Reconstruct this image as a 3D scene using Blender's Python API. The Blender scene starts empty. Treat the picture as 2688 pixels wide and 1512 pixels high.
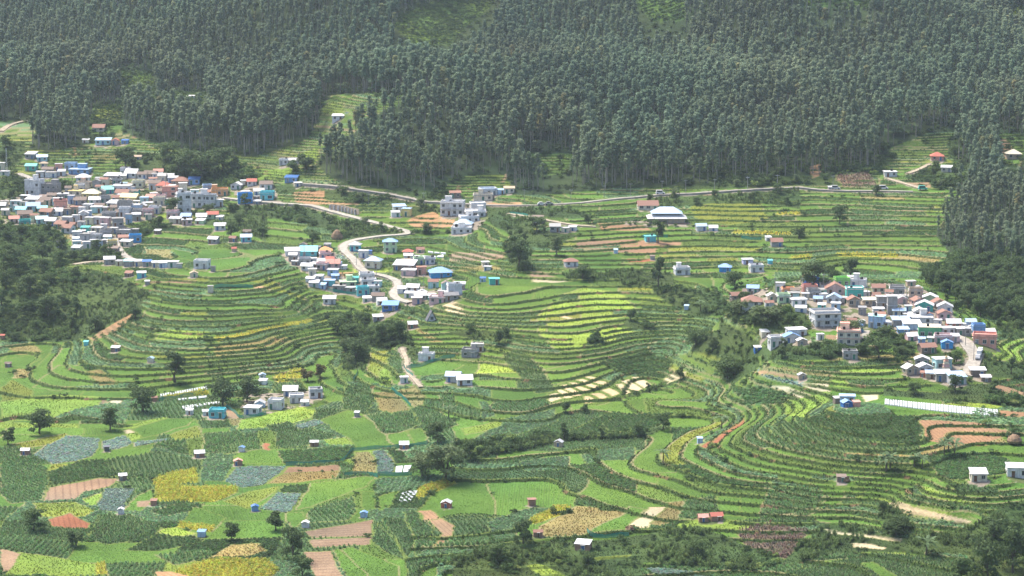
import bpy, math, random, time
import numpy as np
T0 = time.time()
random.seed(7); rng = np.random.default_rng(7)
R = math.radians
scene = bpy.context.scene
COL = scene.collection

# ------------------------------------------------------------------ camera
SRC_W, SRC_H, FOC = 2688.0, 1512.0, 6000.0
PITCH, CAM_H = R(9.8), 180.0
cam_d = bpy.data.cameras.new('camera'); cam = bpy.data.objects.new('camera', cam_d); COL.objects.link(cam)
cam.location = (0, 0, CAM_H); cam.rotation_euler = (math.pi/2 - PITCH, 0, 0)
cam_d.sensor_width = 36; cam_d.lens = 36*FOC/SRC_W; cam_d.clip_start = 1; cam_d.clip_end = 12000
scene.camera = cam

# ------------------------------------------------------------------ sky, sun, exposure
SUN_EL, SUN_AZ = R(60), R(-50)          # azimuth from +Y (view direction), negative = left
world = bpy.data.worlds.new('World'); scene.world = world; world.use_nodes = True
wn = world.node_tree.nodes; wl = world.node_tree.links
sky = wn.new('ShaderNodeTexSky'); sky.sky_type = 'NISHITA'; sky.sun_disc = False
sky.sun_elevation = SUN_EL; sky.sun_rotation = SUN_AZ; sky.altitude = 1800; sky.air_density = 0.7; sky.dust_density = 7.0; sky.ozone_density = 1.0
wl.new(sky.outputs[0], wn['Background'].inputs[0]); wn['Background'].inputs[1].default_value = 0.15
sun_d = bpy.data.lights.new('sun', 'SUN'); sun = bpy.data.objects.new('sun', sun_d); COL.objects.link(sun)
sun_d.energy = 2.6; sun_d.angle = R(20); sun_d.color = (1.0, 0.94, 0.84)
sun.rotation_euler = (math.pi/2 - SUN_EL, 0, math.pi - SUN_AZ)
scene.view_settings.view_transform = 'Standard'; scene.view_settings.look = 'None'
HAZE = 0.00006
scene.view_settings.exposure = 1.5; scene.view_settings.gamma = 1.0; scene.view_settings.use_curve_mapping = False
scene.cycles.max_bounces = 4; scene.cycles.diffuse_bounces = 2; scene.cycles.glossy_bounces = 1
scene.cycles.transmission_bounces = 2; scene.cycles.transparent_max_bounces = 4; scene.cycles.volume_bounces = 0

# ------------------------------------------------------------------ pixel -> place helpers (used only to lay things out on the ground)
ZOOM = {'V': (0, 0, 1.04348), 'z1': (0, 350, .27195), 'z2': (600, 350, .31056), 'z3': (1300, 400, .31056), 'z4': (1888, 650, .31056),
        'z5': (0, 700, .34938), 'z6': (900, 700, .38820), 'z7': (0, 1062, .46584), 'z8': (1188, 950, .58230),
        'f1': (0, 0, .34938), 'f2': (900, 0, .34938), 'f3': (1788, 0, .34938), 'n1': (1150, 1150, .23328), 'n2': (1900, 1200, .23292)}
def S_(tag, pts):
    ox, oy, s = ZOOM[tag]
    a = np.asarray(pts, float).reshape(-1, 2)
    return np.stack([ox + a[:, 0]*s, oy + a[:, 1]*s], 1)
cp, sp = math.cos(PITCH), math.sin(PITCH)
def ray(P):
    dx = (P[:, 0]-SRC_W/2)/FOC; dy = -(P[:, 1]-SRC_H/2)/FOC
    return dx, cp + dy*sp, -sp + dy*cp
def at_height(P, z):
    x, y, zz = ray(P); k = (np.asarray(z)-CAM_H)/zz
    return np.stack([x*k, y*k], 1)
def project(X, Y, Z):
    dz = Z-CAM_H; d = Y*cp - dz*sp; u = Y*sp + dz*cp
    d = np.maximum(d, 1.0)
    return SRC_W/2 + FOC*X/d, SRC_H/2 - FOC*u/d

# ------------------------------------------------------------------ value noise
_tab = rng.random((256, 256))
def vnoise(x, y):
    xi = np.floor(x).astype(int); yi = np.floor(y).astype(int); fx = x-xi; fy = y-yi
    fx = fx*fx*(3-2*fx); fy = fy*fy*(3-2*fy)
    a = _tab[xi & 255, yi & 255]; b = _tab[(xi+1) & 255, yi & 255]; c = _tab[xi & 255, (yi+1) & 255]; d = _tab[(xi+1) & 255, (yi+1) & 255]
    return (a*(1-fx)+b*fx)*(1-fy)+(c*(1-fx)+d*fx)*fy - .5
def fbm(x, y, o=3):
    s = 0; a = 1
    for i in range(o):
        s = s + a*vnoise(x*2**i+17.3*i, y*2**i+5.1*i); a *= .5
    return s
def hash2(a, b, k=0):
    h = (np.asarray(a, dtype=np.int64)*73856093) ^ (np.asarray(b, dtype=np.int64)*19349663) ^ (k*83492791)
    h = (h ^ (h >> 13))*1274126177 & 0x7fffffff
    return ((h ^ (h >> 16)) & 0xffff)/65535.0
def sstep(a, b, x):
    t = np.clip((x-a)/(b-a), 0, 1); return t*t*(3-2*t)
def inpoly(px, py, poly):
    m = np.zeros(px.shape, bool)
    x0, y0 = poly.min(0); x1, y1 = poly.max(0)
    idx = np.nonzero((px >= x0) & (px <= x1) & (py >= y0) & (py <= y1))[0]
    if len(idx) == 0: return m
    X = px[idx]; Y = py[idx]; r = np.zeros(len(idx), bool)
    n = len(poly); j = n-1
    for i in range(n):
        xi, yi = poly[i]; xj, yj = poly[j]
        if yi != yj:
            r ^= ((yi > Y) != (yj > Y)) & (X < (xj-xi)*(Y-yi)/(yj-yi)+xi)
        j = i
    m[idx] = r
    return m

# ------------------------------------------------------------------ mesh / object helpers
def mesh_np(name, verts, faces, smooth=False):
    """verts (N,3); faces (M,k) with constant k"""
    verts = np.asarray(verts, np.float32); faces = np.asarray(faces, np.int32)
    me = bpy.data.meshes.new(name)
    me.vertices.add(len(verts)); me.vertices.foreach_set('co', verts.ravel())
    M, k = faces.shape
    me.loops.add(M*k); me.loops.foreach_set('vertex_index', faces.ravel())
    me.polygons.add(M); me.polygons.foreach_set('loop_start', np.arange(0, M*k, k, dtype=np.int32))
    me.polygons.foreach_set('use_smooth', np.full(M, smooth))
    me.update(calc_edges=True)
    return me
def mesh_py(name, verts, faces, mats=(), fm=None, smooth=False):
    me = bpy.data.meshes.new(name); me.from_pydata(verts, [], faces)
    for m in mats: me.materials.append(m)
    if fm is not None: me.polygons.foreach_set('material_index', fm)
    if smooth: me.polygons.foreach_set('use_smooth', [True]*len(faces))
    me.update(); return me
def link(name, data, parent=None, loc=None, rot=None, scl=None, mat=None):
    o = bpy.data.objects.new(name, data)
    COL.objects.link(o)
    if parent is not None: o.parent = parent
    if loc is not None: o.location = loc
    if rot is not None: o.rotation_euler = rot
    if scl is not None: o.scale = scl
    if mat is not None:
        o.material_slots[0].link = 'OBJECT'; o.material_slots[0].material = mat
    return o
def tag(o, label=None, cat=None, group=None, kind=None):
    if label: o['label'] = label
    if cat: o['category'] = cat
    if group: o['group'] = group
    if kind: o['kind'] = kind
    return o
ORD = ['first', 'second', 'third', 'fourth', 'fifth', 'sixth', 'seventh', 'eighth', 'ninth', 'tenth', 'eleventh', 'twelfth', 'thirteenth', 'fourteenth',
       'fifteenth', 'sixteenth', 'seventeenth', 'eighteenth', 'nineteenth', 'twentieth']
ORD += [t+'-'+o for t in ('twenty', 'thirty', 'forty') for o in ORD[:9]]

# ------------------------------------------------------------------ materials
def new_mat(name):
    m = bpy.data.materials.new(name); m.use_nodes = True
    return m, m.node_tree.nodes, m.node_tree.links, m.node_tree.nodes['Principled BSDF']
_mc = {}
def noisy(name, col, rough=.8, amt=.25, scale=1.5, bump=0.0, spec=.2, dirt=0.0):
    """plain paint / earth with mottling (object coords) and optional streaky dirt"""
    if name in _mc: return _mc[name]
    m, n, l, b = new_mat(name)
    tc = n.new('ShaderNodeTexCoord'); geo = n.new('ShaderNodeNewGeometry')
    ns = n.new('ShaderNodeTexNoise'); ns.inputs['Scale'].default_value = scale; ns.inputs['Detail'].default_value = 4
    l.new(geo.outputs['Position'], ns.inputs['Vector'])
    mp = n.new('ShaderNodeMapRange'); mp.inputs[1].default_value = .3; mp.inputs[2].default_value = .7
    mp.inputs[3].default_value = 1-amt; mp.inputs[4].default_value = 1+amt*.4
    l.new(ns.outputs[0], mp.inputs[0])
    mx = n.new('ShaderNodeMix'); mx.data_type = 'RGBA'; mx.blend_type = 'MULTIPLY'; mx.inputs[0].default_value = 1
    mx.inputs[6].default_value = (*col, 1); l.new(mp.outputs[0], mx.inputs[7])
    out = mx.outputs[2]
    if dirt > 0:
        sc = n.new('ShaderNodeVectorMath'); sc.operation = 'MULTIPLY'; sc.inputs[1].default_value = (2.2, 2.2, .35)
        l.new(geo.outputs['Position'], sc.inputs[0])
        n2 = n.new('ShaderNodeTexNoise'); n2.inputs['Scale'].default_value = 1.0; n2.inputs['Detail'].default_value = 3
        l.new(sc.outputs[0], n2.inputs['Vector'])
        m2 = n.new('ShaderNodeMapRange'); m2.inputs[1].default_value = .48; m2.inputs[2].default_value = .72; m2.inputs[4].default_value = dirt
        l.new(n2.outputs[0], m2.inputs[0])
        mx2 = n.new('ShaderNodeMix'); mx2.data_type = 'RGBA'; l.new(m2.outputs[0], mx2.inputs[0]); l.new(out, mx2.inputs[6])
        mx2.inputs[7].default_value = (.16, .145, .12, 1); out = mx2.outputs[2]
    l.new(out, b.inputs['Base Color']); b.inputs['Roughness'].default_value = rough; b.inputs['Specular IOR Level'].default_value = spec
    if bump:
        bp = n.new('ShaderNodeBump'); bp.inputs['Strength'].default_value = bump; bp.inputs['Distance'].default_value = .1
        l.new(ns.outputs[0], bp.inputs['Height']); l.new(bp.outputs[0], b.inputs['Normal'])
    _mc[name] = m; return m
def foliage_mat(name, col=None, var=.35, instancer=True, transl=.38):
    if name in _mc: return _mc[name]
    m, n, l, b = new_mat(name)
    if instancer:
        a = n.new('ShaderNodeAttribute'); a.attribute_type = 'INSTANCER'; a.attribute_name = 'col'; src = a.outputs['Color']
    else:
        c = n.new('ShaderNodeRGB'); c.outputs[0].default_value = (*col, 1); src = c.outputs[0]
    geo = n.new('ShaderNodeNewGeometry')
    ns = n.new('ShaderNodeTexNoise'); ns.inputs['Scale'].default_value = .9; ns.inputs['Detail'].default_value = 3
    l.new(geo.outputs['Position'], ns.inputs['Vector'])
    ad = n.new('ShaderNodeMath'); ad.operation = 'ADD'; l.new(ns.outputs[0], ad.inputs[0]); l.new(geo.outputs['Random Per Island'], ad.inputs[1])
    mp = n.new('ShaderNodeMapRange'); mp.inputs[1].default_value = .35; mp.inputs[2].default_value = 1.6
    mp.inputs[3].default_value = 1-var; mp.inputs[4].default_value = 1+var; l.new(ad.outputs[0], mp.inputs[0])
    mx = n.new('ShaderNodeMix'); mx.data_type = 'RGBA'; mx.blend_type = 'MULTIPLY'; mx.inputs[0].default_value = 1
    l.new(src, mx.inputs[6]); l.new(mp.outputs[0], mx.inputs[7])
    l.new(mx.outputs[2], b.inputs['Base Color']); b.inputs['Roughness'].default_value = .65; b.inputs['Specular IOR Level'].default_value = .15
    tr = n.new('ShaderNodeBsdfTranslucent'); l.new(mx.outputs[2], tr.inputs[0])
    ms = n.new('ShaderNodeMixShader'); ms.inputs[0].default_value = transl
    l.new(b.outputs[0], ms.inputs[1]); l.new(tr.outputs[0], ms.inputs[2]); l.new(ms.outputs[0], n['Material Output'].inputs[0])
    _mc[name] = m; return m
# ================================================================== LAND FORM
# spot heights: contour lines read from the photograph (zoom tag, height, points along the line)
CON = [
 # right spur
 ('z8', 14, [(1750,195),(1850,230)]), ('z8', 12.4, [(1650,200),(1575,240),(1640,290),(1800,320),(2100,345)]),
 ('z8', 10.4, [(1480,240),(1430,310),(1550,365),(1750,395),(2110,420)]), ('z8', 8.3, [(1310,300),(1250,375),(1400,420),(1600,460),(1880,490)]),
 ('z8', 6.3, [(1140,380),(1180,430),(1350,500),(1600,540),(1900,555)]), ('z8', 3.8, [(800,480),(1000,530),(1240,590),(1450,600),(1700,640),(1900,630)]),
 ('z8', 1.6, [(330,500),(500,520),(620,590),(880,660),(1050,720),(1400,720),(1900,740)]),
 # gully in front of the central ridge
 ('z8', 3.2, [(100,430),(450,370),(800,350)]), ('z8', 4.2, [(1000,300),(1200,260)]), ('z8', 8.3, [(1350,190),(1290,110),(1240,60)]),
 # lower right knoll
 ('z8', 9.5, [(2530,520),(2380,535)]), ('z8', 7, [(2100,560),(2050,600),(2250,640),(2420,660)]), ('z8', 4, [(1930,640),(2100,690),(2330,730)]),
 ('z8', 0.5, [(1660,770),(2000,810),(2300,790)]), ('z8', 2.5, [(2576,760)]), ('z8', -2.5, [(0,965),(500,965),(1000,965),(1500,965)]), ('z8', -1, [(2000,965),(2576,965)]),
 ('z8', 0, [(100,870),(600,850),(1100,770)]), ('z8', 9.0, [(2200,440),(2500,440)]), ('z8', 11, [(2200,310),(2500,320)]), ('z8', 13.2, [(1945,175),(2460,228)]),
 # valley floor, left
 ('z7', 2.4, [(0,60),(500,40)]), ('z7', 2.8, [(1200,30),(1800,20)]), ('z7', 3, [(2300,40)]), ('z7', 1.4, [(0,300),(600,300),(1200,300),(1800,300),(2300,320)]),
 ('z7', .7, [(300,600),(1000,600),(1600,600),(2200,600)]), ('z7', 0, [(400,860),(1000,880),(1600,900),(2200,880)]), ('z7', 2.2, [(0,860)]), ('z7', -.5, [(600,966),(1200,966),(1800,966),(2400,966)]),
 ('z7', 1.6, [(0,966)]), ('z7', 1.3, [(2450,620),(2500,760)]),
 # left mound
 ('z5', 18, [(1150,110),(1600,150),(1900,140)]), ('z5', 15, [(1120,230),(1500,280),(1900,250),(2250,190)]), ('z5', 12, [(1050,400),(1500,440),(2000,390),(2350,260)]),
 ('z5', 9, [(950,540),(1500,620),(2000,580),(2450,430)]), ('z5', 6, [(620,720),(1000,760),(1500,740),(2000,700),(2480,560)]),
 ('z5', 3.4, [(250,900),(600,930),(1000,930),(1500,860),(2000,800),(2450,690)]), ('z5', 4.5, [(0,600),(450,580)]), ('z5', 16, [(0,100),(450,100)]), ('z5', 11, [(60,300),(450,300)]),
 ('z5', 2.6, [(0,1050),(700,1080)]), ('z5', 3, [(0,850)]),
 # central ridge
 ('z6', 18.3, [(950,110),(1300,90),(1700,110)]), ('z6', 15, [(690,290),(830,320),(1100,330),(1400,310),(1620,290),(1900,280),(2300,300)]),
 ('z6', 17, [(760,200),(2000,190)]), ('z6', 11.3, [(740,420),(1000,440),(1250,480),(1450,510),(1700,490),(2050,430),(2400,420)]),
 ('z6', 7.4, [(820,620),(1050,640),(1250,680),(1450,720),(1700,660),(2200,570),(2500,560)]), ('z6', 5, [(700,860),(1000,900),(1200,950),(1450,870),(1800,810),(2200,720)]),
 ('z6', 3.4, [(800,1150),(1100,1040),(1500,990),(1800,1000)]), ('z6', 6, [(60,560),(160,700)]), ('z6', 4, [(100,850),(500,900)]), ('z6', 9, [(0,380),(250,420)]), ('z6', 7, [(550,640),(450,760)]),
 ('z6', 12, [(480,420)]), ('z6', 5.8, [(2200,900),(2500,900)]), ('z6', 4.6, [(2000,1060)]),
 # middle village
 ('V', 14, [(1050,770),(960,770)]), ('V', 16.5, [(820,700),(980,700),(1150,700)]), ('V', 20, [(740,640),(900,640),(1080,640)]), ('V', 23, [(870,590),(1030,585),(1180,590)]),
 ('V', 25.5, [(900,550),(1100,550)]), ('V', 28, [(760,512),(950,520)]), ('V', 31, [(1120,500),(1250,500)]), ('V', 16, [(700,760)]),
 # far terraces
 ('V', 19, [(1300,690),(1600,690),(1900,690),(2150,680)]), ('V', 21.8, [(1250,650),(1600,650),(2000,650),(2350,650)]), ('V', 25, [(1250,600),(1600,600),(2000,600),(2350,600)]),
 ('V', 29, [(1300,550),(1600,550),(2000,550),(2350,550)]), ('V', 32.5, [(1400,512),(1700,500),(2050,500)]), ('V', 35.5, [(1900,478),(2200,478),(2400,480)]), ('V', 39, [(1850,450),(2150,440),(2330,440)]),
 ('V', 45, [(2250,390),(2400,390),(2560,400)]), ('V', 53, [(2300,340),(2420,335)]),
 # right village hill
 ('V', 15.3, [(2200,960),(2350,950),(2450,960)]), ('V', 18.5, [(1950,890),(2150,890),(2400,890)]), ('V', 21.5, [(1900,810),(2100,820),(2300,820),(2460,850)]),
 ('V', 24.5, [(1850,755),(2050,750),(2250,750),(2370,780)]), ('V', 24.5, [(1950,712),(2100,708),(2250,715)]), ('V', 15, [(1780,810)]), ('V', 11, [(1800,900)]), ('V', 17, [(2520,880)]), ('V', 17.5, [(2500,800)]),
 ('V', 20, [(2400,700),(2560,700)]), ('V', 23, [(2480,640)]), ('V', 13.4, [(2560,980)]),
 # left village
 ('V', 18.5, [(0,640),(200,630),(420,640)]), ('V', 23, [(60,560),(250,560),(430,560),(640,560)]), ('V', 28, [(60,500),(300,500),(560,505)]), ('V', 33, [(60,450),(300,450),(500,455),(680,465)]),
 ('V', 39, [(60,400),(300,400),(480,410),(660,420)]), ('V', 46, [(60,350),(300,350)]), ('V', 20, [(560,620)]), ('V', 45, [(720,385)]), ('V', 53, [(820,330)]), ('V', 63, [(880,275)]),
]
WPT = []   # plain spot heights of the wooded slopes (x, y, z)
for x in (-620, -470, -330, -210): WPT += [(x,1340,72),(x,1440,106),(x,1560,150),(x,1720,205),(x,1950,260)]
for x in (-110, 20, 150, 290, 430, 600): WPT += [(x,1260,72),(x,1360,104),(x,1480,146),(x,1660,200),(x,1950,260)]
WPT += [(-70,1290,76)]
for y, z in ((560, 0), (620, 1), (700, 3), (800, 6), (900, 13), (1000, 19), (1100, 27), (1200, 45)):
    WPT += [(-.34*y, y, z+1.5), (.34*y, y, z+8)]
_c = []
RELIEF = 1.35
for tg, z, pts in CON:
    z = z*RELIEF if z < 20 else 27+(z-20)*1.06
    w = at_height(S_(tg, pts), z)
    _c += [(a, b, z) for a, b in w]
_c = np.array(_c + [(a, b, (c*RELIEF if c < 20 else 27+(c-20)*1.06) if b < 1210 else c+9) for a, b, c in WPT], float)
_sx = 300.0
def _kern(r2): return r2*np.log(r2+1e-9)
_A = _c[:, :2]/_sx
_n = len(_A)
_d2 = ((_A[:, None]-_A[None])**2).sum(2)
_K = np.zeros((_n+3, _n+3)); _K[:_n, :_n] = _kern(_d2) + np.eye(_n)*2e-3
_Pm = np.c_[np.ones(_n), _A]; _K[:_n, _n:] = _Pm; _K[_n:, :_n] = _Pm.T
_wt = np.linalg.solve(_K, np.r_[_c[:, 2], 0, 0, 0])
def tps(x, y):
    out = np.empty(len(x)); A = _A.astype(np.float32); w = _wt[:_n].astype(np.float32)
    for i in range(0, len(x), 60000):
        X = (x[i:i+60000]/_sx).astype(np.float32); Y = (y[i:i+60000]/_sx).astype(np.float32)
        r2 = (X[:, None]-A[:, 0])**2 + (Y[:, None]-A[:, 1])**2 + 1e-9
        out[i:i+60000] = (r2*np.log(r2))@w + _wt[_n] + _wt[_n+1]*X + _wt[_n+2]*Y
    return out
def base_h(x, y):
    """smooth land surface"""
    x = np.asarray(x, float); y = np.asarray(y, float)
    z = tps(x, np.clip(y, 540, 1950))
    z = z + np.clip(y-1950, 0, 400)*.12
    hill = sstep(1190, 1330, y)
    # diagonal spurs and hollows of the wooded slope
    q = (x+.75*(y-1200)); z = z + hill*(11*np.sin(q/44.0+1.2)+6*np.sin((x-.5*(y-1200))/61.0) + 14*fbm(x/140, y/140, 3))
    near = np.clip((540-y)/540, 0, 1.2)
    z = z + 165*near**1.35*sstep(700, 300, np.abs(x)*.4+200)
    return z
def unproject(P):
    """first hit of the photograph's sight lines with the smooth land surface -> x, y"""
    rx, ry, rz = ray(P); n = len(P)
    ys = np.r_[np.arange(560, 1330, 4.0), np.arange(1330, 2000, 10.0)]
    k = ys[None]/ry[:, None]; X = rx[:, None]*k; Z = CAM_H + rz[:, None]*k
    H = base_h(X.ravel(), np.broadcast_to(ys, X.shape).ravel()).reshape(X.shape)
    below = Z <= H; hit = below.argmax(1); hit[~below.any(1)] = len(ys)-1; hit = np.maximum(hit, 1)
    i = np.arange(n); d1 = (Z-H)[i, hit]; d0 = (Z-H)[i, hit-1]
    t = np.clip(d0/np.where(d0-d1 == 0, 1, d0-d1), 0, 1)
    y = ys[hit-1]+(ys[hit]-ys[hit-1])*t
    return np.stack([rx*y/ry, y], 1)
# ================================================================== LAYOUT READ FROM THE PHOTOGRAPH
# crop and ground classes
CL = {n: i for i, n in enumerate(['grass','carrot','maize','cabbage','mustard','olive','soil','straw','bush','village','forest','lime','drybrush','red','darkbean','paleveg','orange','dryolive'])}
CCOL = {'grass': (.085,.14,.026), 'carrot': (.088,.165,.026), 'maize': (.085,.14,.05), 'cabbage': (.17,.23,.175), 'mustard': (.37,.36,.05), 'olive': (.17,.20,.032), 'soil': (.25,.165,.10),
        'straw': (.47,.385,.235), 'bush': (.050,.080,.024), 'village': (.27,.23,.18), 'forest': (.035,.055,.02), 'lime': (.20,.285,.045), 'drybrush': (.17,.125,.085), 'red': (.25,.105,.055),  # lime: yellow-green crop, brightened to double as painted sunlight
        'darkbean': (.055,.10,.032), 'paleveg': (.13,.22,.095), 'orange': (.32,.195,.105), 'dryolive': (.23,.19,.07)}
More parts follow.
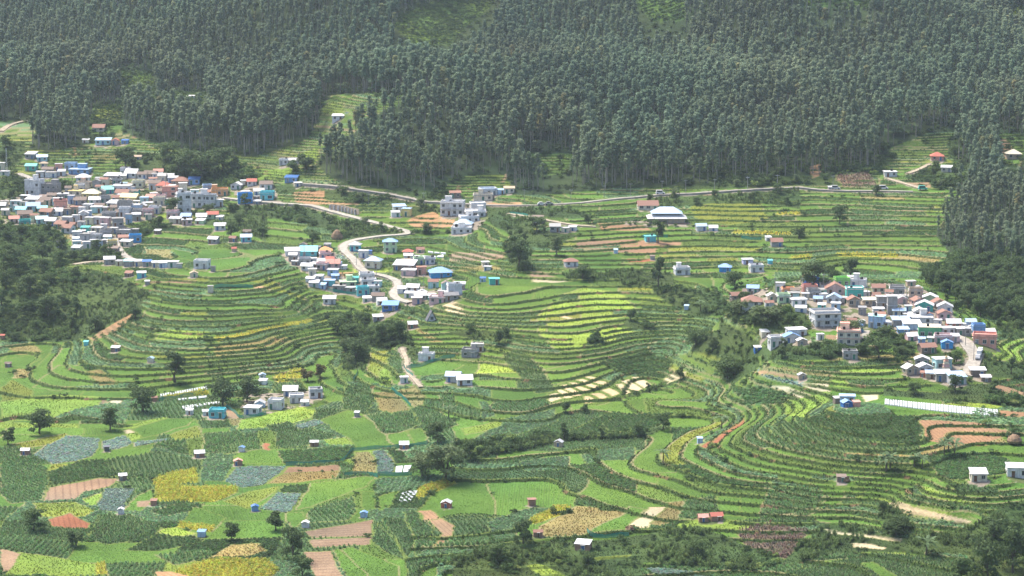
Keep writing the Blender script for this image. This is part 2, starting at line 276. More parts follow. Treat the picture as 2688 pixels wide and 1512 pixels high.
# field plots: (class, zoom, outline, row direction in degrees or None)
FIELDS = [
 ('cabbage','z7',[(370,180),(560,190),(560,240),(510,290),(420,320),(290,335),(170,285),(250,230)],70),
 ('olive','z7',[(50,230),(370,160),(380,180),(250,230),(120,250)],20), ('cabbage','z7',[(575,205),(700,175),(745,215),(720,235),(580,265)],70),
 ('cabbage','z7',[(745,215),(960,190),(950,205),(760,240)],10), ('carrot','z7',[(740,135),(940,70),(1100,75),(1060,115),(940,150),(800,190)],100),
 ('straw','z7',[(690,145),(725,137),(770,160),(710,170)],None), ('lime','z7',[(660,130),(930,60),(940,70),(740,135)],None), ('lime','z7',[(710,170),(770,160),(800,190),(745,210)],None),
 ('maize','z7',[(1150,165),(1340,150),(1480,250),(1300,275),(1140,275)],80), ('olive','z7',[(950,170),(1110,120),(1140,185),(980,205)],None), ('maize','z7',[(1110,85),(1290,85),(1300,130),(1130,140)],75),
 ('lime','z7',[(1340,85),(1700,10),(1780,40),(1740,80),(1600,130),(1330,145)],110), ('maize','z7',[(1490,120),(1620,100),(1900,180),(1730,230),(1560,240)],60), ('cabbage','z7',[(1660,120),(1780,85),(1820,110),(1700,140)],None),
 ('carrot','z7',[(1800,90),(1960,30),(2060,60),(2220,240),(2000,250),(1960,190),(1870,140)],120), ('grass','z7',[(1440,150),(1540,155),(1560,250),(1480,260)],None), ('red','z7',[(1480,215),(1520,215),(1510,260),(1475,250)],None),
 ('lime','z7',[(1820,200),(1950,185),(1990,230),(1850,235)],None), ('darkbean','z7',[(1565,260),(1990,235),(1980,310),(1800,330),(1600,335)],70), ('maize','z7',[(2050,60),(2170,50),(2260,120),(2150,160)],100),
 ('maize','z7',[(2180,55),(2300,45),(2380,110),(2270,140)],110), ('carrot','z7',[(2160,170),(2280,140),(2330,225),(2220,235)],120), ('carrot','z7',[(2290,145),(2370,130),(2420,215),(2330,225)],120),
 ('maize','z7',[(600,310),(900,265),(1150,320),(1080,370),(850,400),(620,360)],15), ('darkbean','z7',[(870,225),(1050,235),(1130,300),(950,260)],30), ('grass','z7',[(1050,200),(1140,190),(1130,275),(1060,285)],None),
 ('darkbean','z7',[(260,380),(440,320),(580,310),(640,360),(720,390),(500,420),(280,455)],20), ('maize','z7',[(0,320),(260,350),(270,450),(230,540),(60,560),(0,500)],40),
 ('soil','z7',[(280,465),(540,415),(660,420),(620,460),(480,490),(420,540),(240,545)],12), ('mustard','z7',[(1000,380),(1110,360),(1120,440),(860,460),(850,430)],10), ('mustard','z7',[(870,455),(1340,460),(1340,490),(1200,550),(860,545)],10),
 ('paleveg','z7',[(1130,290),(1320,280),(1310,350),(1250,440),(1130,430)],80), ('cabbage','z7',[(1330,355),(1610,350),(1490,450),(1370,470),(1260,435)],95), ('soil','z7',[(1610,355),(1900,340),(1900,375),(1580,390)],None),
 ('dryolive','z7',[(1580,390),(1900,375),(1890,410),(1700,440),(1500,445)],None), ('dryolive','z7',[(1990,265),(2080,265),(2110,320),(2110,390),(1970,390)],None), ('cabbage','z7',[(2100,260),(2165,260),(2215,340),(2210,390),(2120,390)],90),
 ('darkbean','z7',[(2180,255),(2260,255),(2310,330),(2220,335)],None), ('olive','z7',[(1400,490),(1580,460),(1560,490),(1440,560),(1390,590),(1250,545)],None), ('cabbage','z7',[(1560,500),(1700,500),(1640,590),(1600,610),(1460,590)],95),
 ('darkbean','z7',[(1600,460),(1740,450),(1720,500),(1570,495)],None), ('carrot','z7',[(1750,445),(2020,405),(2110,410),(2060,460),(1900,520),(1740,580),(1660,590)],100), ('cabbage','z7',[(590,470),(770,470),(680,610),(560,600),(540,570)],95),
 ('carrot','z7',[(780,510),(860,475),(860,520),(790,600),(690,600)],95), ('soil','z7',[(770,545),(850,540),(820,575),(765,575)],None), ('lime','z7',[(450,530),(580,490),(540,560),(500,570)],None), ('olive','z7',[(170,560),(420,550),(540,600),(480,630),(240,640)],20),
 ('red','z7',[(270,650),(400,610),(500,670),(500,700),(290,690)],15), ('maize','z7',[(560,620),(740,620),(900,690),(840,760),(600,790),(490,760)],60), ('darkbean','z7',[(840,600),(1000,560),(1150,560),(1100,600),(920,630)],15),
 ('carrot','z7',[(1090,570),(1260,640),(1200,700),(1000,680)],60), ('mustard','z7',[(1000,660),(1200,690),(1190,720),(980,690)],10), ('lime','z7',[(900,700),(980,690),(1110,730),(1000,745),(870,725)],None),
 ('darkbean','z7',[(840,750),(1100,740),(1150,770),(900,830),(700,830)],15), ('dryolive','z7',[(1300,790),(1470,780),(1500,830),(1400,860),(1180,865)],35), ('mustard','z7',[(1180,875),(1500,880),(1560,940),(1500,990),(980,990),(980,940)],10),
 ('orange','z7',[(870,940),(960,940),(1060,966),(1060,990),(870,990)],40), ('maize','z7',[(1730,600),(1990,520),(2010,600),(1960,650),(1720,670)],20), ('carrot','z7',[(1600,610),(1700,600),(1710,650),(1650,700),(1600,660)],None),
 ('soil','z7',[(1700,715),(2100,645),(2095,740),(1760,755)],95), ('soil','z7',[(1740,765),(2095,745),(2080,790),(1760,805)],95), ('soil','z7',[(1700,830),(1860,820),(1930,990),(1790,990),(1720,880)],95),
 ('carrot','z7',[(1870,810),(1900,810),(2080,950),(2050,990),(1950,990)],130), ('carrot','z7',[(1920,815),(1980,800),(2240,910),(2230,990),(2090,990)],130), ('maize','z7',[(2090,770),(2130,660),(2230,780),(2290,880),(2170,830)],130),
 ('maize','z7',[(2150,640),(2270,640),(2340,760),(2300,870)],125), ('maize','z7',[(2270,610),(2330,600),(2440,700),(2340,870),(2330,740)],115), ('orange','z7',[(2340,595),(2420,590),(2550,680),(2540,740),(2430,800),(2480,720)],20),
 ('carrot','z7',[(2030,490),(2110,490),(2110,600),(2040,600)],90), ('carrot','z7',[(2130,520),(2240,490),(2220,560),(2140,610)],90), ('mustard','z7',[(2360,470),(2500,420),(2576,430),(2470,480),(2330,550)],20),
 ('lime','z7',[(100,830),(560,900),(600,966),(0,966),(0,880)],None), ('soil','z7',[(0,810),(110,840),(90,900),(0,960)],None), ('mustard','z7',[(540,900),(600,890),(600,960),(540,966)],None), ('maize','z7',[(880,850),(1200,820),(1180,865),(980,905)],15),
 # left-edge fields, sunlight painted in as olive and lime, fields under the mound
 ('olive','z5',[(0,900),(100,850),(250,920),(240,980),(0,1000)],None), ('lime','z5',[(0,1000),(400,960),(750,970),(760,1020),(600,1060),(380,1140),(0,1150)],None), ('straw','z5',[(790,1020),(830,985),(910,985),(900,1025)],None), ('soil','z5',[(750,985),(800,985),(780,1025),(745,1020)],None),
 ('carrot','z5',[(250,890),(440,730),(600,740),(720,880),(480,900),(430,920)],100), ('dryolive','z5',[(640,790),(740,760),(880,870),(760,885)],None), ('carrot','z5',[(760,740),(1250,760),(1250,790),(880,860),(810,790)],None),
 ('dryolive','z5',[(40,600),(250,570),(310,640),(120,650)],None), ('carrot','z5',[(20,690),(230,650),(300,690),(220,740),(0,760)],40), ('dryolive','z5',[(100,770),(220,750),(210,820),(90,840)],None),
 ('mustard','z5',[(2050,820),(2260,760),(2280,830),(2080,870)],10), ('mustard','z5',[(1210,975),(1550,920),(1560,960),(1230,1000)],None), ('mustard','z5',[(1600,530),(2340,385),(2350,410),(1900,500),(1640,560)],None),
 ('dryolive','z5',[(1600,590),(2120,510),(2180,560),(1620,680)],None), ('olive','z5',[(1350,330),(1540,330),(1540,380),(1350,360)],None), ('lime','z5',[(1180,500),(1280,470),(1560,490),(1560,540),(1120,545)],None), ('paleveg','z5',[(1110,560),(1530,550),(1560,600),(1150,620)],None),
 ('olive','z5',[(1060,640),(1270,650),(1560,660),(1540,690),(1300,700),(1200,690)],None), ('paleveg','z5',[(1850,770),(2480,620),(2480,650),(2100,760),(1870,800)],None), ('soil','z5',[(1690,1065),(1750,1050),(1800,1140),(1690,1140)],None), ('grass','z5',[(1750,1050),(1830,1060),(1840,1130),(1800,1140)],None),
 ('orange','z5',[(1890,140),(2060,140),(2080,175),(1920,165)],None), ('soil','z5',[(1100,105),(1480,100),(1480,118),(1110,125)],None), ('olive','z5',[(1870,95),(2050,95),(2150,180),(2300,220),(2280,250),(2080,180)],None),
 ('orange','z5',[(660,545),(1000,340),(1000,370),(860,480),(690,560)],None),
 # centre
 ('dryolive','z6',[(200,850),(330,840),(450,970),(330,990),(240,970)],None), ('dryolive','z6',[(370,830),(480,800),(550,860),(540,940),(470,945)],None), ('olive','z6',[(190,580),(300,560),(300,650),(250,750),(150,740)],None), ('lime','z6',[(240,700),(300,650),(320,820),(240,800)],None),
 ('straw','z6',[(680,270),(710,245),(760,240),(840,320),(780,335),(700,300)],None), ('dryolive','z6',[(480,420),(520,420),(690,510),(600,515)],None), ('grass','z6',[(1370,860),(1450,800),(1600,720),(1720,725),(1820,780),(1950,730),(2110,780),(2070,835),(1850,890),(1720,925),(1600,925),(1590,890),(1400,930)],None),
 ('straw','z6',[(1380,865),(1440,850),(1480,890),(1400,920)],None),('straw','z6',[(1445,825),(1490,825),(1560,880),(1490,890)],None),('straw','z6',[(1472,797),(1522,797),(1615,862),(1560,872)],None),('straw','z6',[(1530,778),(1572,776),(1680,833),(1625,848)],None),('straw','z6',[(1580,750),(1630,750),(1742,808),(1700,822)],None),('straw','z6',[(1632,730),(1680,733),(1810,788),(1760,798)],None),
 ('straw','z6',[(1620,870),(1650,868),(1712,903),(1632,915)],None),('straw','z6',[(1660,850),(1730,843),(1790,883),(1742,898)],None),('straw','z6',[(1740,820),(1800,812),(1875,862),(1812,880)],None),('straw','z6',[(1842,785),(1880,783),(1945,843),(1892,860)],None),('straw','z6',[(1882,768),(1945,758),(2022,822),(1962,840)],None),('straw','z6',[(1955,742),(2020,742),(2087,788),(2034,822)],None),
 ('straw','z6',[(2150,770),(2190,730),(2310,710),(2290,750),(2200,785)],None), ('straw','z6',[(1400,300),(1460,300),(1560,350),(1520,355)],None), ('lime','z6',[(1300,330),(1480,190),(1620,130),(1900,180),(2000,300),(1760,380),(2000,440),(1920,530),(1700,470),(1600,560),(1420,560),(1300,430)],None),  # large lime outline paints a sunlit patch onto the ridge
 ('lime','z6',[(2000,200),(2130,200),(2150,230),(2010,230)],None), ('carrot','z6',[(1370,700),(1500,650),(1680,620),(1600,720),(1450,790),(1390,790)],110), ('maize','z6',[(1070,600),(1150,560),(1250,590),(1350,680),(1440,840),(1300,850),(1150,700)],40),
 ('maize','z6',[(0,800),(170,780),(210,900),(160,990),(0,960)],50), ('maize','z6',[(150,1010),(300,980),(500,1080),(370,1120),(260,1130)],110), ('maize','z6',[(440,960),(600,930),(780,1060),(700,1090),(520,1060)],100), ('maize','z6',[(650,850),(740,830),(770,930),(690,950)],90),
 ('paleveg','z6',[(790,1200),(1080,1030),(1300,970),(1440,950),(1430,1040),(1250,1100),(1050,1170)],40), ('paleveg','z6',[(910,910),(960,900),(1030,1010),(930,1040)],None), ('carrot','z6',[(440,690),(620,630),(820,650),(740,700),(480,740)],None),
 ('lime','z6',[(1100,1020),(1050,1070),(820,1130),(800,1090)],None), ('darkbean','z6',[(1720,640),(2050,560),(2230,620),(2200,700),(1900,720)],None), ('paleveg','z6',[(2060,520),(2250,470),(2400,460),(2330,580),(2200,610),(2080,590)],None), ('soil','z6',[(1250,30),(1300,30),(1450,70),(1250,75)],None), ('straw','z6',[(1260,80),(1540,90),(1300,108)],None),
 # right spur and lower right
 ('red','z8',[(1180,340),(1310,250),(1320,270),(1160,385),(1110,380)],None), ('orange','z8',[(2100,250),(2350,270),(2520,310),(2400,370),(2200,370),(2120,330)],10), ('dryolive','z8',[(380,740),(560,640),(690,650),(780,660),(740,690),(620,750),(590,780),(400,790)],None),
 ('carrot','z8',[(620,750),(740,690),(790,650),(860,660),(800,720),(790,765),(610,770)],40), ('paleveg','z8',[(150,720),(300,660),(430,650),(350,700),(280,740),(290,790),(180,800)],None), ('mustard','z8',[(340,700),(460,640),(540,640),(520,670),(370,720)],None),
 ('straw','z8',[(780,740),(880,650),(960,650),(900,720),(880,750)],60), ('dryolive','z8',[(890,720),(960,640),(1040,620),(1000,720),(930,740)],60), ('maize','z8',[(1040,620),(1180,600),(1210,690),(1080,710),(1010,700)],110), ('carrot','z8',[(1190,600),(1300,610),(1310,690),(1200,690)],10),
 ('carrot','z8',[(1290,600),(1440,610),(1400,700),(1310,710)],10), ('maize','z8',[(1420,570),(1540,560),(1680,580),(1640,650),(1370,710)],50), ('carrot','z8',[(1600,540),(1700,550),(1770,580),(1740,640),(1640,660),(1690,600)],10), ('carrot','z8',[(1790,540),(2160,470),(2190,500),(2000,600),(1830,630),(1860,570)],15),
 ('carrot','z8',[(1600,680),(1700,660),(1950,720),(1930,750),(1650,720)],20), ('straw','z8',[(1930,640),(2000,630),(2340,720),(2320,735),(2000,675)],15), ('straw','z8',[(1660,750),(2030,795),(2010,808),(1700,772)],None), ('straw','z8',[(1790,815),(1850,815),(1950,835),(1940,845),(1800,835)],None),
 ('lime','z8',[(2100,580),(2140,560),(2330,630),(2440,640),(2420,655),(2200,620)],None), ('maize','z8',[(2230,540),(2460,570),(2460,610),(2270,590)],20), ('maize','z8',[(2040,600),(2100,600),(2400,670),(2380,690),(2060,620)],20), ('darkbean','z8',[(2130,420),(2350,400),(2500,430),(2520,500),(2200,530)],None),
 ('cabbage','z8',[(860,915),(1000,930),(1180,965),(950,985)],None), ('maize','z8',[(1500,940),(1900,860),(2300,880),(2250,985),(1500,985)],100), ('carrot','z8',[(1840,910),(1900,900),(2000,965),(1950,985)],100), ('lime','z8',[(330,920),(400,910),(520,965),(400,970)],None), ('olive','z8',[(640,880),(820,870),(800,880),(650,890)],None),
 ('drybrush','z8',[(1270,760),(1430,720),(1600,760),(1560,830),(1500,890),(1330,830)],None), ('straw','z8',[(1430,110),(1500,110),(1620,150),(1580,175)],None), ('straw','z8',[(1560,100),(1690,95),(1700,130),(1640,145)],None), ('orange','z8',[(1350,50),(1400,40),(1560,70),(1550,80)],None), ('dryolive','z8',[(1400,20),(1600,40),(1710,60),(1690,70),(1500,50)],None),
 ('straw','z8',[(1840,140),(1920,135),(1930,165),(1860,180)],None), ('carrot','z8',[(1940,100),(2000,90),(2200,130),(2190,140),(2000,130)],10), ('lime','z8',[(1690,80),(1760,70),(1800,110),(1730,110)],None), ('paleveg','z8',[(300,440),(520,410),(530,470),(330,490)],None), ('paleveg','z8',[(570,410),(820,380),(820,430),(600,450)],None),
 ('darkbean','z8',[(1670,220),(2100,240),(2110,380),(1800,340),(1580,260)],8), ('maize','z8',[(1450,260),(1580,270),(1900,360),(2110,370),(2110,420),(1600,400),(1430,330)],8), ('darkbean','z8',[(680,230),(1000,230),(880,310),(500,320)],12), ('darkbean','z8',[(1260,120),(1380,110),(1530,150),(1480,190),(1330,200)],35),
 ('lime','z8',[(1480,180),(1690,130),(1690,180),(1580,250),(1500,240)],None), ('lime','z8',[(1590,170),(1680,140),(1660,200),(1560,240)],None), ('orange','z8',[(2420,100),(2480,110),(2600,140),(2600,160),(2470,140)],25), ('orange','z8',[(2465,218),(2600,228),(2600,255),(2462,242)],80),
 # field beside the right village
 ('lime','z4',[(2300,880),(2400,780),(2600,760),(2600,980),(2290,940)],None), ('lime','z4',[(1970,580),(2030,570),(2330,680),(2300,700),(2000,610)],None), ('orange','z4',[(890,730),(1000,730),(960,780),(900,770)],None), ('orange','z4',[(1040,590),(1270,620),(1260,640),(1050,615)],None),
 ('dryolive','z4',[(1270,900),(1390,900),(1500,940),(1480,960),(1300,920)],None),
 # far terraces
 ('soil','z3',[(680,740),(1190,730),(1180,770),(650,810)],None), ('soil','z3',[(640,810),(1360,800),(1360,850),(960,840)],None), ('red','z3',[(1090,900),(1330,905),(1340,930),(1100,925)],None), ('carrot','z3',[(620,870),(960,830),(1070,880),(1070,990),(850,1010)],None),
 ('mustard','z3',[(2370,510),(2560,500),(2560,530),(2390,525)],None), ('mustard','z3',[(1970,650),(2250,660),(2500,680),(2490,695),(2000,675)],None), ('olive','z3',[(1650,440),(2250,420),(2300,560),(1980,610),(1680,560)],None), ('olive','z3',[(1400,860),(1700,855),(1700,880),(1400,885)],None), ('olive','z3',[(1780,890),(2050,880),(2050,920),(1790,930)],None),
 ('mustard','z4',[(990,40),(1500,40),(1530,80),(1000,70)],None), ('mustard','z4',[(580,70),(760,60),(800,85),(640,100)],None), ('soil','z3',[(290,1010),(360,1000),(530,1055),(290,1060)],None), ('straw','z3',[(290,1065),(640,1080),(500,1095),(290,1095)],None),
 ('orange','z3',[(840,590),(1290,600),(1320,660),(880,650)],None), ('soil','z2',[(1860,1000),(2320,1010),(2330,1060),(1870,1080)],None), ('dryolive','z2',[(1950,1120),(2300,1120),(2300,1160),(1900,1170)],None),
 ('orange','z2',[(540,500),(800,490),(820,560),(1100,590),(1090,612),(700,600),(550,580)],None), ('orange','z2',[(1560,700),(1720,660),(1800,700),(1760,800),(1560,790),(1500,740)],None), ('orange','z2',[(1780,700),(1960,700),(1930,790),(1760,800)],None), ('orange','z2',[(2180,590),(2480,580),(2480,612),(2180,612)],None),
 ('orange','z2',[(2290,400),(2350,340),(2360,360),(2310,440)],None), ('lime','z2',[(240,300),(540,290),(520,360),(230,390)],None), ('lime','z2',[(540,190),(760,110),(760,230),(600,210)],None), ('orange','z2',[(820,1170),(1050,1170),(1050,1200),(880,1210)],None),
 ('olive','f1',[(2420,780),(2576,770),(2576,860),(2420,860)],None), ('olive','f1',[(720,820),(900,830),(900,930),(720,930)],None), ('grass','f2',[(400,170),(560,80),(800,10),(1150,-20),(1050,70),(900,180),(780,310),(520,310)],None), ('lime','f3',[(2500,60),(2576,50),(2576,110),(2500,100)],None),
 ('orange','f3',[(960,1250),(1050,1230),(1030,1330),(980,1340)],None), ('orange','f3',[(2380,1050),(2440,1040),(2560,1180),(2460,1200),(2400,1180)],None), ('drybrush','f3',[(1150,1310),(1400,1290),(1480,1400),(1200,1400)],None), ('orange','f3',[(1680,1370),(1860,1370),(1880,1415),(1700,1400)],None),
 ('dryolive','f1',[(700,1150),(880,1160),(860,1200),(680,1200)],None), ('orange','f1',[(545,1100),(570,1100),(560,1180),(540,1180)],None), ('dryolive','z1',[(1400,1110),(1640,1110),(1660,1200),(1380,1180)],None), ('carrot','z1',[(1640,1100),(1850,1140),(1900,1230),(1720,1200)],None),
]
SCRUB = [('z5',[(0,0),(420,0),(980,110),(1100,200),(1000,400),(880,470),(700,520),(520,560),(0,560)],.5), ('z5',[(0,120),(480,230),(650,400),(500,550),(0,570)],1.), ('z2',[(0,610),(420,600),(700,640),(860,710),(1480,830),(1250,870),(940,890),(800,790),(300,700),(0,690)],.8),
 ('z6',[(0,310),(450,400),(410,500),(300,560),(170,530),(160,690),(0,700)],.7), ('z6',[(420,420),(490,520),(500,640),(440,600),(390,520)],.5), ('z6',[(690,430),(1000,430),(1120,450),(1110,520),(800,470)],.6), ('z6',[(1550,470),(1760,450),(1770,500),(1570,530)],.9), ('z6',[(1920,350),(2100,400),(2080,440),(1900,400)],.9),
 ('z6',[(1730,640),(1850,620),(2120,690),(2080,720),(1880,690)],.5), ('z6',[(2350,480),(2576,420),(2576,600),(2360,580)],.9), ('z6',[(2100,120),(2576,170),(2576,330),(2350,330),(2100,180)],.5),
 ('z6',[(760,1290),(1050,1220),(1300,1170),(1260,1130),(1600,1150),(2000,1120),(2200,1060),(2230,1080),(1980,1170),(1500,1180),(1200,1240),(800,1300)],1.), ('z6',[(1850,880),(2200,780),(2260,740),(2300,760),(2000,870)],.6), ('z6',[(1780,0),(2200,30),(2260,120),(1900,130)],.25),
 ('z4',[(0,480),(150,460),(480,500),(700,520),(780,680),(560,720),(440,690),(120,640)],.95), ('z4',[(1250,740),(1500,690),(1560,740),(1660,800),(1650,900),(1500,980),(1470,840),(1300,800)],.95), ('z4',[(330,850),(800,800),(1250,800),(1280,900),(900,940),(370,960)],.75),
 ('z4',[(0,600),(330,800),(340,1000),(120,1160),(0,1100)],.45), ('z4',[(1390,1180),(1900,1200),(2300,1150),(2576,1200),(2576,1360),(2000,1300),(1400,1240)],.8), ('z4',[(2150,960),(2290,900),(2576,1000),(2576,1110),(2200,1080)],.6), ('z4',[(1700,900),(2050,880),(2050,1000),(1700,920)],.6), ('z4',[(2350,650),(2576,660),(2576,760),(2400,760)],.6),
 ('z4',[(1900,450),(2100,560),(2000,560),(1900,480)],.8), ('z4',[(1400,1230),(1950,1300),(2350,1380),(2576,1420),(2576,1450),(2300,1430),(1900,1360),(1400,1290)],.9),
 ('z8',[(0,880),(280,810),(560,800),(760,790),(950,760),(1100,740),(1250,790),(1400,860),(1640,800),(1640,700),(1900,760),(2080,790),(2330,750),(2470,650),(2600,620),(2600,990),(2300,990),(2330,870),(2000,850),(1800,860),(1700,870),(1350,940),(1150,930),(860,900),(860,990),(0,990)],.42),
 ('z8',[(40,450),(20,380),(300,350),(350,370),(90,440)],.9), ('z8',[(1920,680),(1990,660),(2080,740),(1960,790)],1.),
 ('z2',[(560,490),(850,480),(1850,490),(1860,600),(1500,600),(1100,590),(800,540)],.75), ('z2',[(1250,860),(1570,830),(1900,830),(1880,850),(1580,850),(1300,870)],.8), ('z2',[(1500,620),(1780,610),(1780,700),(1560,700)],.6), ('z2',[(380,440),(560,430),(560,500),(400,500)],.6), ('z2',[(2180,610),(2576,620),(2576,1000),(2420,860),(2200,760)],.35),
 ('z3',[(1300,380),(1800,360),(2576,310),(2576,480),(2250,420),(1640,440),(1300,470)],.55), ('z3',[(0,480),(600,460),(900,560),(640,560),(300,530),(0,540)],.4), ('z3',[(80,780),(290,820),(330,1010),(200,1000),(100,900)],1.), ('z3',[(80,620),(660,690),(500,820),(150,770)],.55), ('z3',[(900,1010),(1340,1040),(1340,1070),(600,1070),(560,1020)],.5),
 ('f3',[(0,1230),(900,1220),(1480,1180),(1560,1090),(1600,1190),(1520,1300),(1150,1390),(900,1390),(0,1420)],.7), ('f3',[(1680,1290),(2100,1220),(2300,1400),(2200,1448),(2130,1430),(1900,1410),(1700,1340)],.7), ('f3',[(2000,1020),(2100,1000),(2100,1220),(2000,1180)],.6),
 ('z1',[(0,880),(160,900),(460,920),(600,1000),(680,1130),(900,1140),(1130,1110),(1160,1230),(700,1260),(350,1330),(700,1350),(820,1449),(0,1449)],.85), ('z1',[(0,420),(240,470),(240,620),(0,640)],.8), ('z1',[(560,460),(730,480),(730,550),(570,560)],.8), ('z1',[(1850,760),(2200,780),(2576,700),(2576,900),(2000,880)],.6),
 ('z1',[(1260,880),(1560,860),(1700,900),(1500,940),(1380,1000),(1280,960)],.7), ('z1',[(1500,380),(2576,400),(2576,540),(2220,520),(2050,540),(1900,480),(1600,460)],.7), ('z1',[(0,60),(240,80),(240,240),(80,380),(0,280)],.6), ('f1',[(850,1160),(1700,1130),(1900,1300),(1700,1340),(1200,1300),(1000,1250)],.8), ('z1',[(2150,880),(2576,900),(2576,1050),(2300,930)],.4),
]
VILLAGE = [('z1',[(0,640),(250,600),(560,560),(960,520),(1050,400),(1560,400),(1830,500),(2150,560),(2150,690),(1860,700),(1560,760),(1500,830),(1260,860),(1260,1060),(1100,1120),(690,1130),(660,960),(460,900),(200,900),(0,860)]),
 ('z1',[(300,380),(900,370),(880,430),(320,430)]), ('z2',[(30,430),(380,410),(420,560),(540,600),(180,600),(60,580)]), ('z2',[(420,1020),(880,980),(960,1120),(840,1170),(600,1160)]), ('z2',[(660,1210),(900,1200),(1250,1230),(1290,1370),(1060,1370),(740,1320)]), ('z2',[(1420,1290),(1640,1290),(1960,1310),(1960,1420),(1600,1449),(1450,1400)]),
 ('z2',[(1430,1140),(1900,1150),(1880,1230),(1460,1210)]), ('z2',[(1960,600),(2180,590),(2190,720),(2060,850),(1880,840)]), ('z4',[(90,420),(450,330),(700,270),(1500,300),(1740,360),(1960,520),(2020,640),(2350,730),(2370,830),(2130,830),(1900,840),(1640,760),(1280,680),(1030,660),(1030,560),(760,530),(480,500),(120,470)]),
 ('z4',[(420,740),(760,690),(780,820),(420,840)]), ('z4',[(1560,960),(2000,930),(2300,1080),(2250,1140),(1560,1080)]), ('z5',[(1820,960),(2430,930),(2430,1000),(2000,1110),(1820,1110)]), ('z3',[(1100,580),(1650,590),(1660,630),(1080,610)])]
# places where eucalyptus stand (outline of their feet), clearings in them
EUC = [('V',[(795,420),(800,400),(840,375),(900,330),(960,280),(1080,230),(1160,185),(1300,60),(1300,-60),(2700,-60),(2700,330),(2470,345),(2400,330),(2330,335),(2240,372),(2200,425),(2050,438),(1850,452),(1750,465),(1500,478),(1400,487),(1290,490),(1270,440),(1180,440),(1100,480),(1000,480),(860,462)]),
       ('V',[(-80,-60),(1300,-60),(1300,60),(1160,190),(1080,230),(960,245),(930,235),(830,240),(800,300),(780,345),(640,395),(560,388),(450,380),(300,330),(240,360),(130,380),(75,375),(90,310),(-80,300)]),
       ('V',[(2440,345),(2700,340),(2700,720),(2400,650),(2350,590),(2390,540),(2430,470),(2440,430),(2400,400)])]
CLEAR = [('f2',[(360,170),(560,60),(800,-10),(1180,-40),(1100,60),(930,190),(800,340),(520,340)]), ('f1',[(900,520),(1130,540),(1180,700),(1280,690),(1550,690),(1560,780),(1300,790),(1100,720),(900,700)]), ('f1',[(700,800),(920,800),(900,1000),(660,1010)]),
         ('f2',[(2180,0),(2576,0),(2576,150),(2330,160)]), ('f3',[(900,0),(1450,0),(1400,60),(900,40)]), ('f3',[(2470,50),(2600,40),(2600,120),(2480,110)]), ('f3',[(2380,1000),(2576,1010),(2576,1240),(2460,1240),(2380,1150)]), ('V',[(1310,385),(1440,385),(1440,430),(1380,440)]), ('f1',[(2410,760),(2600,750),(2600,880),(2430,880)])]
ROADS = [('concrete_road','pale concrete road winding down from the left village with a sharp hairpin',3.4,'z2',[(-60,545),(150,572),(400,597),(560,606),(700,615),(900,670),(1150,735),(1350,785),(1480,820),(1545,835),(1540,850),(1470,858),(1300,870),(1130,890),(1010,920),(962,950),(962,990),(1030,1040),(1085,1090),(1105,1145),(1180,1185),(1320,1210),(1420,1240),(1450,1285),(1400,1335),(1378,1372),(1430,1410),(1560,1449)]),
 ('asphalt_road','grey road along the foot of the eucalyptus slope on the right',2.6,'z3',[(-1650,270),(-1300,300),(-900,360),(-600,420),(-280,440),(0,452),(350,450),(700,430),(950,402),(1150,385),(1400,362),(1700,350),(2000,330),(2300,312),(2576,300),(2730,320),(2990,330),(3320,330),(3560,335)]),
 ('village_lane','pale lane dropping out of the lowest corner of the left village',3.0,'z1',[(1090,1000),(1130,1080),(1170,1150),(1220,1200),(1330,1230),(1450,1240)]), ('farm_track','narrow grey track below the left village passing the row of sheds',2.6,'z1',[(690,1270),(850,1243),(1000,1236),(1240,1228),(1330,1232)]),
 ('village_lane','pale lane above the big white building at the left edge',3.4,'z1',[(170,385),(320,448),(400,482),(470,512)]), ('village_lane','wide dusty lane on the right side of the right village',4.6,'z4',[(1960,740),(2040,770),(2100,800),(2120,860),(2175,905),(2160,960),(2125,1020),(2100,1065),(2180,1090)]),
 ('village_lane','short footway beside the arcaded cream house in the right village',2.2,'z4',[(1260,690),(1230,720),(1225,800)]), ('farm_track','pale track crossing the green slope at the far left edge',3.0,'f1',[(0,1000),(20,970),(60,945),(120,925),(200,908)]),
 ('farm_track','earth track from the upper road to the white bungalow below the woods',2.6,'f3',[(1540,1340),(1660,1375),(1760,1405),(1820,1425)]), ('farm_track','sandy track climbing to the red-roofed bungalow by the woods',2.2,'f3',[(1690,1312),(1760,1285),(1820,1262),(1880,1222)]),
 ('farm_track','straight pale track to the grey houses under the upper road',2.4,'z3',[(100,520),(270,545),(400,570),(560,600),(700,620),(870,632)]), ('farm_track','footpath past the white house towards the green net',1.6,'z6',[(395,540),(410,590),(440,640),(420,700),(470,750),(540,830)])]

FLOOR = ('V',[(-300,1075),(300,1075),(450,1060),(640,1075),(840,1010),(1010,1000),(1130,1060),(1150,1130),(1130,1200),(1040,1290),(1010,1520),(-300,1520)])
FLATS = [('z8',[(1925,150),(2490,200),(2600,215),(2600,275),(2490,265),(1925,210)]), ('z5',[(1180,955),(1570,890),(1670,1010),(1670,1050),(1360,1095),(1190,1000)]), ('z7',[(2215,335),(2335,330),(2325,400),(2215,400)]), ('z7',[(2230,480),(2370,475),(2320,565),(2230,570)])]
